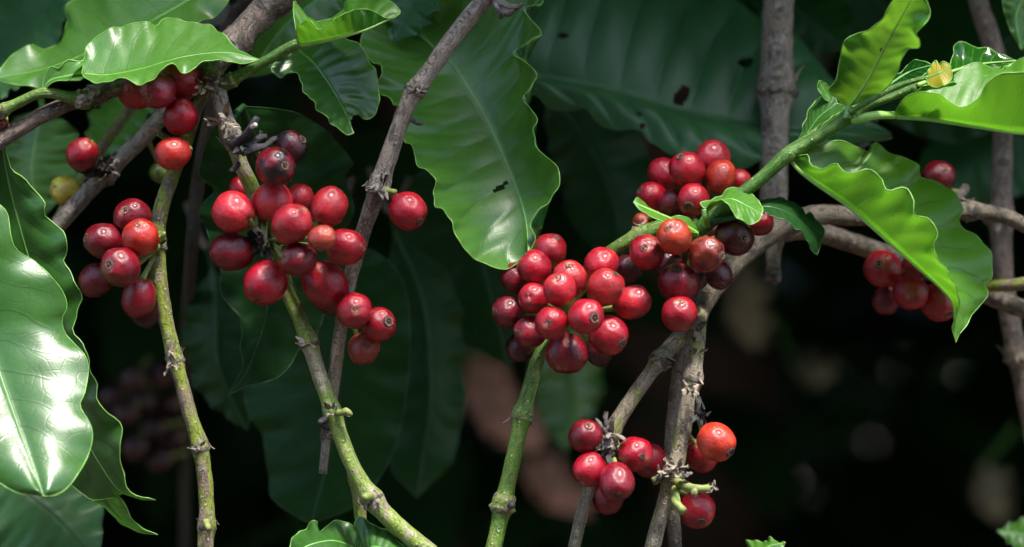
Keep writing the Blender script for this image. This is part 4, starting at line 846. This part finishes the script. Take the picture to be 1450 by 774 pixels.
back_leaf('large dark leaf hanging below the big loose cluster', [(480, 330), (490, 430), (480, 550), (462, 660), (440, 742)], [(480, 330), (400, 400), (350, 500), (346, 560), (376, 634), (383, 698), (411, 725), (440, 742)], [(480, 330), (560, 380), (580, 460), (575, 560), (556, 640), (510, 710), (440, 742)], 115, 'leaf_dark', up=(-5, -30), tilt=(15, -5), quilt=0.002)
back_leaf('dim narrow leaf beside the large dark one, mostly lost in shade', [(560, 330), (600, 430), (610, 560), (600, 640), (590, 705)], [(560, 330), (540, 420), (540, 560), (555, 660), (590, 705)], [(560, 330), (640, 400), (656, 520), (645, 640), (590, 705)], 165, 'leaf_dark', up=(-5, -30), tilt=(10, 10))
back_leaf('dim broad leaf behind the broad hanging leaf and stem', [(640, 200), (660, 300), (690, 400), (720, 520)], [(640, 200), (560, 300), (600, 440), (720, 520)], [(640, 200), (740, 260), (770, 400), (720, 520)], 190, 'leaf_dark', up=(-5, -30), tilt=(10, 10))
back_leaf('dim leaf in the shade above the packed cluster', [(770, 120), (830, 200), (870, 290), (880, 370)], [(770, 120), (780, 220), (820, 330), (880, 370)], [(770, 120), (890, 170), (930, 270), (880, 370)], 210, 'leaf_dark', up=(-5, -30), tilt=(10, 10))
back_leaf('green leaf out of focus below the packed cluster', [(770, 430), (800, 500), (815, 560), (800, 640)], [(770, 430), (750, 500), (765, 590), (800, 640)], [(770, 430), (840, 470), (850, 560), (800, 640)], 420, 'leaf_mid', up=(-5, -30), tilt=(10, 10))
back_leaf('shaded bluish leaf below the big glossy leaf', [(-40, 640), (30, 690), (90, 740), (140, 800)], [(-40, 640), (-30, 740), (40, 800), (140, 800)], [(-40, 640), (60, 640), (140, 690), (140, 800)], 90, 'leaf_teal', up=(-20, -20), tilt=(-10, 20))
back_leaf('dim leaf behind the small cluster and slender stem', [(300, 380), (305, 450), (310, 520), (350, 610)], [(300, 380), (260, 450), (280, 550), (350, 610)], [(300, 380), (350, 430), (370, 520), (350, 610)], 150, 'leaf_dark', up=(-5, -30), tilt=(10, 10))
back_leaf('lone bright leaf tip poking up below the dark gap', [(1030, 850), (1060, 800), (1085, 775), (1112, 768)], [(1030, 850), (1040, 790), (1075, 765), (1112, 768)], [(1030, 850), (1080, 820), (1100, 790), (1112, 768)], 30, 'leaf_mid', up=(-5, 30), tilt=(10, -10), edge='edge')
back_leaf('blurred leaf tip below the pale withered leaf', [(1500, 800), (1470, 770), (1445, 755), (1412, 752)], [(1500, 800), (1470, 740), (1440, 736), (1412, 752)], [(1500, 800), (1470, 800), (1435, 775), (1412, 752)], 120, 'leaf_mid', up=(5, 30), tilt=(10, -10))
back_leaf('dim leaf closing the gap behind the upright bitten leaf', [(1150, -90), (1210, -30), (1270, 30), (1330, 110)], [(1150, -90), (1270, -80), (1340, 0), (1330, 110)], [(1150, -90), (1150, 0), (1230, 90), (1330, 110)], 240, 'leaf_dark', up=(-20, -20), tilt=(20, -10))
# leaves placed for background blurs; pinkish ones stand for patches taken as lit ground
def dead(label, c, ang, L, W, d, mat):
    ca, sa = math.cos(ang), math.sin(ang); f = lambda a, b: (c[0] + a * ca - b * sa, c[1] + a * sa + b * ca)
    r_ = branch('dead_leaf', (*f(-L / 2, 0), d), label, 'dead leaf')
    leaf(r_, [f(-L / 2, 0), f(0, 6), f(L / 2, 0)], [f(-L / 2, 0), f(-L / 4, -W), f(L / 5, -W * 0.9), f(L / 2, 0)], [f(-L / 2, 0), f(-L / 4, W), f(L / 5, W * 0.9), f(L / 2, 0)], (d, d - 20, d + 10), (d, d + 15, d + 10), (d, d - 25, d + 10), mat, rip=(0.006, 4), edge=None, ribmat='flake', name='blade', nt=30, nv=6,
         petiole=([f(-L / 2 - 40, -60), f(-L / 2, 0)], (d + 60, d)))
dead('pinkish brown dead leaf glowing out of focus behind the green stem', (718, 590), 0.7, 150, 32, 900, 'dead_leaf')
dead('reddish dead leaf above the pinkish one, far out of focus', (690, 555), 1.2, 110, 30, 920, 'dead_leaf')
dead('dull dead leaf fading into shade below the pinkish one', (790, 690), 0.7, 130, 26, 930, 'dead_leaf')
dead('pale withered leaf in the gap below the grey fork', (1060, 440), 1.4, 120, 26, 900, 'pale_dead_leaf')
dead('small pale withered leaf deep in the dark gap', (1155, 525), 0.2, 60, 20, 940, 'pale_dead_leaf')
dead('pale withered leaf low in the dark above a blurred green tip', (1405, 700), 1.3, 90, 22, 900, 'pale_dead_leaf')

# ================================================================== cherries
a = (297, 118, 12); gA = 'cherries under the wavy leaf on the thick branch'; lA = 'shaded red cherry tucked under the wavy leaf on the thick branch'
cherry(196, 129, 50, 14, None, 'r', a, label=lA, group=gA)
cherry(223, 127, 52, -2, (214, 137), 'd', a, label='brownish dark cherry with its scar facing out under the wavy leaf', group=gA)
cherry(258, 112, 54, 2, (232, 112), 'r', a, label=lA, group=gA)
cherry(256, 166, 47, 2, (262, 149), 'r', a, h=53, label='upright oval red cherry just above the orange one', group=gA)
cherry(245, 217, 45, 0, (222, 223), 'o', (262, 200, 16), h=52, label='oval orange cherry lying sideways against the slender stem', group=gA)
b = (140, 246, 54)
cherry(117, 218, 43, 38, (104, 235), 'r', b, h=47, back=True, label='lone round red cherry out of focus on the blurred grey twig')
cherry(94, 271, 42, 66, (80, 265), 'y', b, h=46, label='unripe yellow cherry on the blurred grey twig')
cherry(226, 244, 28, 62, (226, 250), 'g', (205, 195, 56), label='small unripe green cherry half hidden behind the orange one')
cherry(0, 175, 24, 8, (4, 180), 'b', (-6, 196, 6), label='small brownish cherry on the thick branch beside the long leaf base', scar=0)
c = (224, 348, 8); gC = 'cherries of the small cluster on the slender olive stem'; lC = 'wine red cherry in the small cluster on the slender olive stem'
cherry(199, 337, 51, -12, (197, 318), 'o', c, label='bright orange-red cherry topping the small cluster on the olive stem', group=gC)
cherry(188, 307, 50, 0, (180, 298), 'd', c, label=lC, group=gC)
cherry(148, 341, 52, -2, (124, 337), 'd', c, h=55, label=lC, group=gC)
cherry(171, 378, 54, -14, (158, 375), 'd', c, h=58, label=lC, group=gC)
cherry(136, 396, 46, 4, (118, 410), 'd', c, h=52, back=True, label=lC, group=gC)
cherry(197, 421, 49, -2, (192, 445), 'd', c, h=58, label='plum-shaped dark red cherry lowest in the small cluster on the olive stem', group=gC, back=True)
cherry(206, 440, 44, 20, None, 'p', c, label='nearly black cherry hidden behind the plum-shaped one', group=gC)
d_ = (376, 342, 10); gD = 'cherries of the big loose cluster'; lD = 'ripe red cherry in the big loose cluster on the hanging stem'
cherry(331, 300, 57, -6, (308, 288), 'l', d_, h=62, label='large pinkish red cherry with a yellow patch at its stalk', group=gD, back=True)
cherry(386, 287, 55, -4, (388, 262), 'l', d_, h=57, label=lD, group=gD, back=True)
cherry(422, 281, 40, 14, (440, 262), 'l', d_, label=lD, group=gD, back=True)
cherry(342, 268, 34, 18, None, 'r', d_, label=lD, group=gD)
cherry(413, 317, 55, -20, (428, 297), 'l', d_, h=57, label=lD, group=gD)
cherry(466, 293, 52, -4, (480, 270), 'l', d_, h=57, label='pale-streaked red cherry above the small orange-brown one', group=gD, back=True)
cherry(456, 337, 37, -24, (475, 336), 'b', d_, h=42, label='small orange-brown cherry squeezed among the big red ones', group=gD)
cherry(489, 349, 50, -12, (513, 350), 'r', d_, h=54, label=lD, group=gD)
cherry(329, 356, 52, -4, (300, 358), 'd', d_, h=64, label='long oval crimson cherry lying sideways in the loose cluster', group=gD)
cherry(422, 368, 46, -16, (440, 372), 'd', d_, h=54, label='purplish cherry in the middle of the loose cluster', group=gD, back=True)
cherry(376, 399, 59, -6, (367, 424), 'r', d_, h=64, label=lD, group=gD)
cherry(460, 402, 62, -2, (478, 425), 'r', d_, h=69, label='largest cherry of the loose cluster, broad and crimson', group=gD, back=True)
cherry(468, 425, 40, 14, None, 'd', d_, label='dark cherry lying under the broad crimson one', group=gD)
e = (489, 425, 18); gE = 'three cherries with dark scars on the bare grey stem'
cherry(502, 440, 50, -8, (504, 438), 'r', e, label='crimson cherry with a wide black scar facing out', group=gE, scar=1.25)
cherry(536, 459, 47, 2, (551, 455), 'r', e, h=51, label='red cherry with a brown scar on its end, between two others', group=gE, scar=1.2)
cherry(515, 493, 45, 4, (519, 489), 'b', e, label='brownish mottled cherry lowest of three on the grey stem', group=gE, scar=0.7)
cherry(577, 298, 52, -4, (595, 314), 'r', (548, 270, 0), h=55, label='single red cherry on a short green stalk beside the grey stem')
f = (358, 208, -2)
cherry(390, 236, 54, -14, (405, 235), 'd', f, label='dark cherry with a blackened shiny top beside the dry stalks', rot=0.44)
cherry(411, 208, 45, 2, (429, 198), 'p', f, h=49, label='blackish purple cherry with a pale scar above the blackened one', rot=0.46)
g = (803, 445, 26); gF = 'cherries of the packed cluster on the bright green stem'; lF = 'glossy red cherry in the packed cluster on the bright green stem'
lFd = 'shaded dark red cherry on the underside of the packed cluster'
cherry(778, 356, 48, 8, (787, 337), 'r', g, h=50, label='topmost cherry of the packed cluster, next to the broad leaf', group=gF)
cherry(757, 379, 48, -2, (741, 361), 'r', g, label=lF, group=gF, h=50)
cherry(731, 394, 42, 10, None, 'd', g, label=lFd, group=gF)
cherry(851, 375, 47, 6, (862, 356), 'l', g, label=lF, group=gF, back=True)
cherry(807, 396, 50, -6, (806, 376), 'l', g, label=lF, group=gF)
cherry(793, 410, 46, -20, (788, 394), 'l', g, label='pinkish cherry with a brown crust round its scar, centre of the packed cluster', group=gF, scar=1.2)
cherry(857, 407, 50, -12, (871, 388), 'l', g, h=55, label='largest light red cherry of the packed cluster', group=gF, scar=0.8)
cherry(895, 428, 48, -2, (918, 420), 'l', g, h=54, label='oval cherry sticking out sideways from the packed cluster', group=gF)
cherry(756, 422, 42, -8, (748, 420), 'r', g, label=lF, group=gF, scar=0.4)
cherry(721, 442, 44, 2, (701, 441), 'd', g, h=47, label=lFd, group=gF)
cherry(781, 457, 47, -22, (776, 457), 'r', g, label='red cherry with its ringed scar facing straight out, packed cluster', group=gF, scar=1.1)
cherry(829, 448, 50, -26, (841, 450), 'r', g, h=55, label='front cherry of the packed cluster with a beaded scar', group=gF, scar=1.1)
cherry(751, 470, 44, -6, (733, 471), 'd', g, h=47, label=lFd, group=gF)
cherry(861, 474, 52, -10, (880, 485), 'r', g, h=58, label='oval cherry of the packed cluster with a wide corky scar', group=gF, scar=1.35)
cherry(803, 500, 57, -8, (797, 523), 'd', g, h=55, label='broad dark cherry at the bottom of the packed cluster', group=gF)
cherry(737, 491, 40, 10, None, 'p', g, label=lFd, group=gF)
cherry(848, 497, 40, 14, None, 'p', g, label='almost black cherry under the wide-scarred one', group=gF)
h_ = (990, 285, 52); gG = 'slightly blurred cherries above the small oval leaf'; lG = 'slightly blurred red cherry in the group above the small oval leaf'
cherry(941, 247, 46, 40, None, 'r', h_, label=lG, group=gG)
cherry(973, 241, 50, 26, (963, 222), 'r', h_, label=lG, group=gG)
cherry(1008, 224, 48, 40, (1024, 208), 'l', h_, label=lG, group=gG, back=True)
cherry(1020, 251, 44, 26, (1026, 230), 'o', h_, h=51, label='light orange-red cherry in the blurred group above the small oval leaf', group=gG, back=True)
cherry(1046, 258, 38, 30, (1056, 258), 'l', h_, label=lG, group=gG)
cherry(923, 279, 41, 34, (906, 270), 'r', h_, label=lG, group=gG)
cherry(950, 288, 38, 30, (962, 272), 'd', h_, label=lG, group=gG)
cherry(982, 282, 46, 18, (974, 292), 'r', h_, label=lG, group=gG)
cherry(909, 314, 27, 30, (908, 314), 'b', (930, 305, 22), label='small brownish cherry peeking out under the cut leaf stub')
cherry(968, 300, 36, 40, None, 'p', h_, label='nearly black cherry in the shade below the blurred group', group=gG)
i_ = (984, 345, 20); gH = 'cherries round the foot of the green shoot'; lH = 'red cherry hanging at the foot of the green shoot'
cherry(955, 335, 48, -14, (945, 323), 'o', i_, label='orange-red cherry with a nipple-like scar at the foot of the shoot', group=gH, scar=1.1)
cherry(916, 357, 48, -4, (911, 351), 'r', i_, label='crimson cherry with a raised scar next to the orange-red one', group=gH, scar=1.1)
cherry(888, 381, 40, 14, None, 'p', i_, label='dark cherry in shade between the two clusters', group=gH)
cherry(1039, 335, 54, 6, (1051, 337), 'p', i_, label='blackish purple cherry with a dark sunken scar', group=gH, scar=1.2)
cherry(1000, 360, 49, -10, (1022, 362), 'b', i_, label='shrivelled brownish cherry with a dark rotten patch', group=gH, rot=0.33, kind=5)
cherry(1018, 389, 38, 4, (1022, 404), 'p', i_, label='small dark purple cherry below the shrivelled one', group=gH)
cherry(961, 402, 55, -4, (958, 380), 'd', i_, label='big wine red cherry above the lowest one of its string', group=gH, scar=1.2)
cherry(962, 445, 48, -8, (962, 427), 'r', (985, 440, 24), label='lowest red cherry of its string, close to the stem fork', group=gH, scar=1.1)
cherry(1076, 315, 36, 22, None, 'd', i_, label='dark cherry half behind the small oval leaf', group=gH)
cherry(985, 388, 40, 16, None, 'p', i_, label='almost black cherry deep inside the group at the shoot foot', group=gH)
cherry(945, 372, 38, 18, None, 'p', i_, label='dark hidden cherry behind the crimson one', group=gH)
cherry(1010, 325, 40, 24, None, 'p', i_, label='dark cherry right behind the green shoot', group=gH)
j = (864, 622, 4); gI = 'cherries of the low group on the thin forked stem'; lI = 'dark red cherry behind others in the low group on the forked stem'
cherry(829, 618, 46, -6, (833, 602), 'd', j, label='round cherry with a black star-shaped scar, topmost of the low group', group=gI, scar=1.3)
cherry(835, 664, 47, -8, (821, 679), 'r', j, label='cherry with a dull rough patch under the star-scarred one', group=gI)
cherry(873, 682, 51, -14, (873, 699), 'd', j, h=58, label='large dark oval cherry hanging lowest in the low group', group=gI)
cherry(899, 643, 49, -4, (909, 645), 'r', j, label='round cherry with its scar facing out beside the large dark oval one', group=gI)
cherry(918, 651, 47, 12, None, 'd', j, label=lI, group=gI)
cherry(861, 703, 46, 10, None, 'd', j, label=lI, group=gI)
cherry(1014, 625, 52, -6, (1033, 639), 'o', (985, 592, 2), h=56, label='big orange-red cherry on black dry stalks beside the grey stem', scar=1.1)
cherry(994, 644, 46, 10, None, 'r', (972, 610, 4), label='red cherry partly behind the big orange-red one')
cherry(987, 721, 50, 4, (991, 737), 'r', (962, 690, 0), label='red cherry under the cut green fruit stalks', scar=1.2)
k = (1292, 378, 66); gK = 'blurred cherries under the folded leaf'; lK = 'blurred red cherry hanging under the large folded leaf'
cherry(1250, 381, 53, 44, (1241, 373), 'r', k, h=55, label=lK, group=gK)
cherry(1289, 414, 50, 34, (1287, 418), 'r', k, label=lK, group=gK)
cherry(1255, 425, 38, 56, None, 'd', k, label='dark blurred cherry behind the pair under the folded leaf', group=gK)
cherry(1329, 428, 51, 42, (1342, 444), 'r', k, h=54, label=lK, group=gK)
cherry(1296, 378, 38, 54, None, 'd', k, label='blurred cherry hidden between leaf and its neighbours', group=gK)
cherry(1328, 251, 44, 74, (1336, 240), 'd', (1362, 275, 72), label='dark cherry behind the rim of the large folded leaf')
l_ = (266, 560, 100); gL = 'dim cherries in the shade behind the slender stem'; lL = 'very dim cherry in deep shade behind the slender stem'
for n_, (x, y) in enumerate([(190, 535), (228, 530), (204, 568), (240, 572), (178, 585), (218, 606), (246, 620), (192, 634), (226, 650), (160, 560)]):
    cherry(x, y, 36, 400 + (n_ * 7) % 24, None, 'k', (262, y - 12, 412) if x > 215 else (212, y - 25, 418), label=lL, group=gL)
build_cherries()
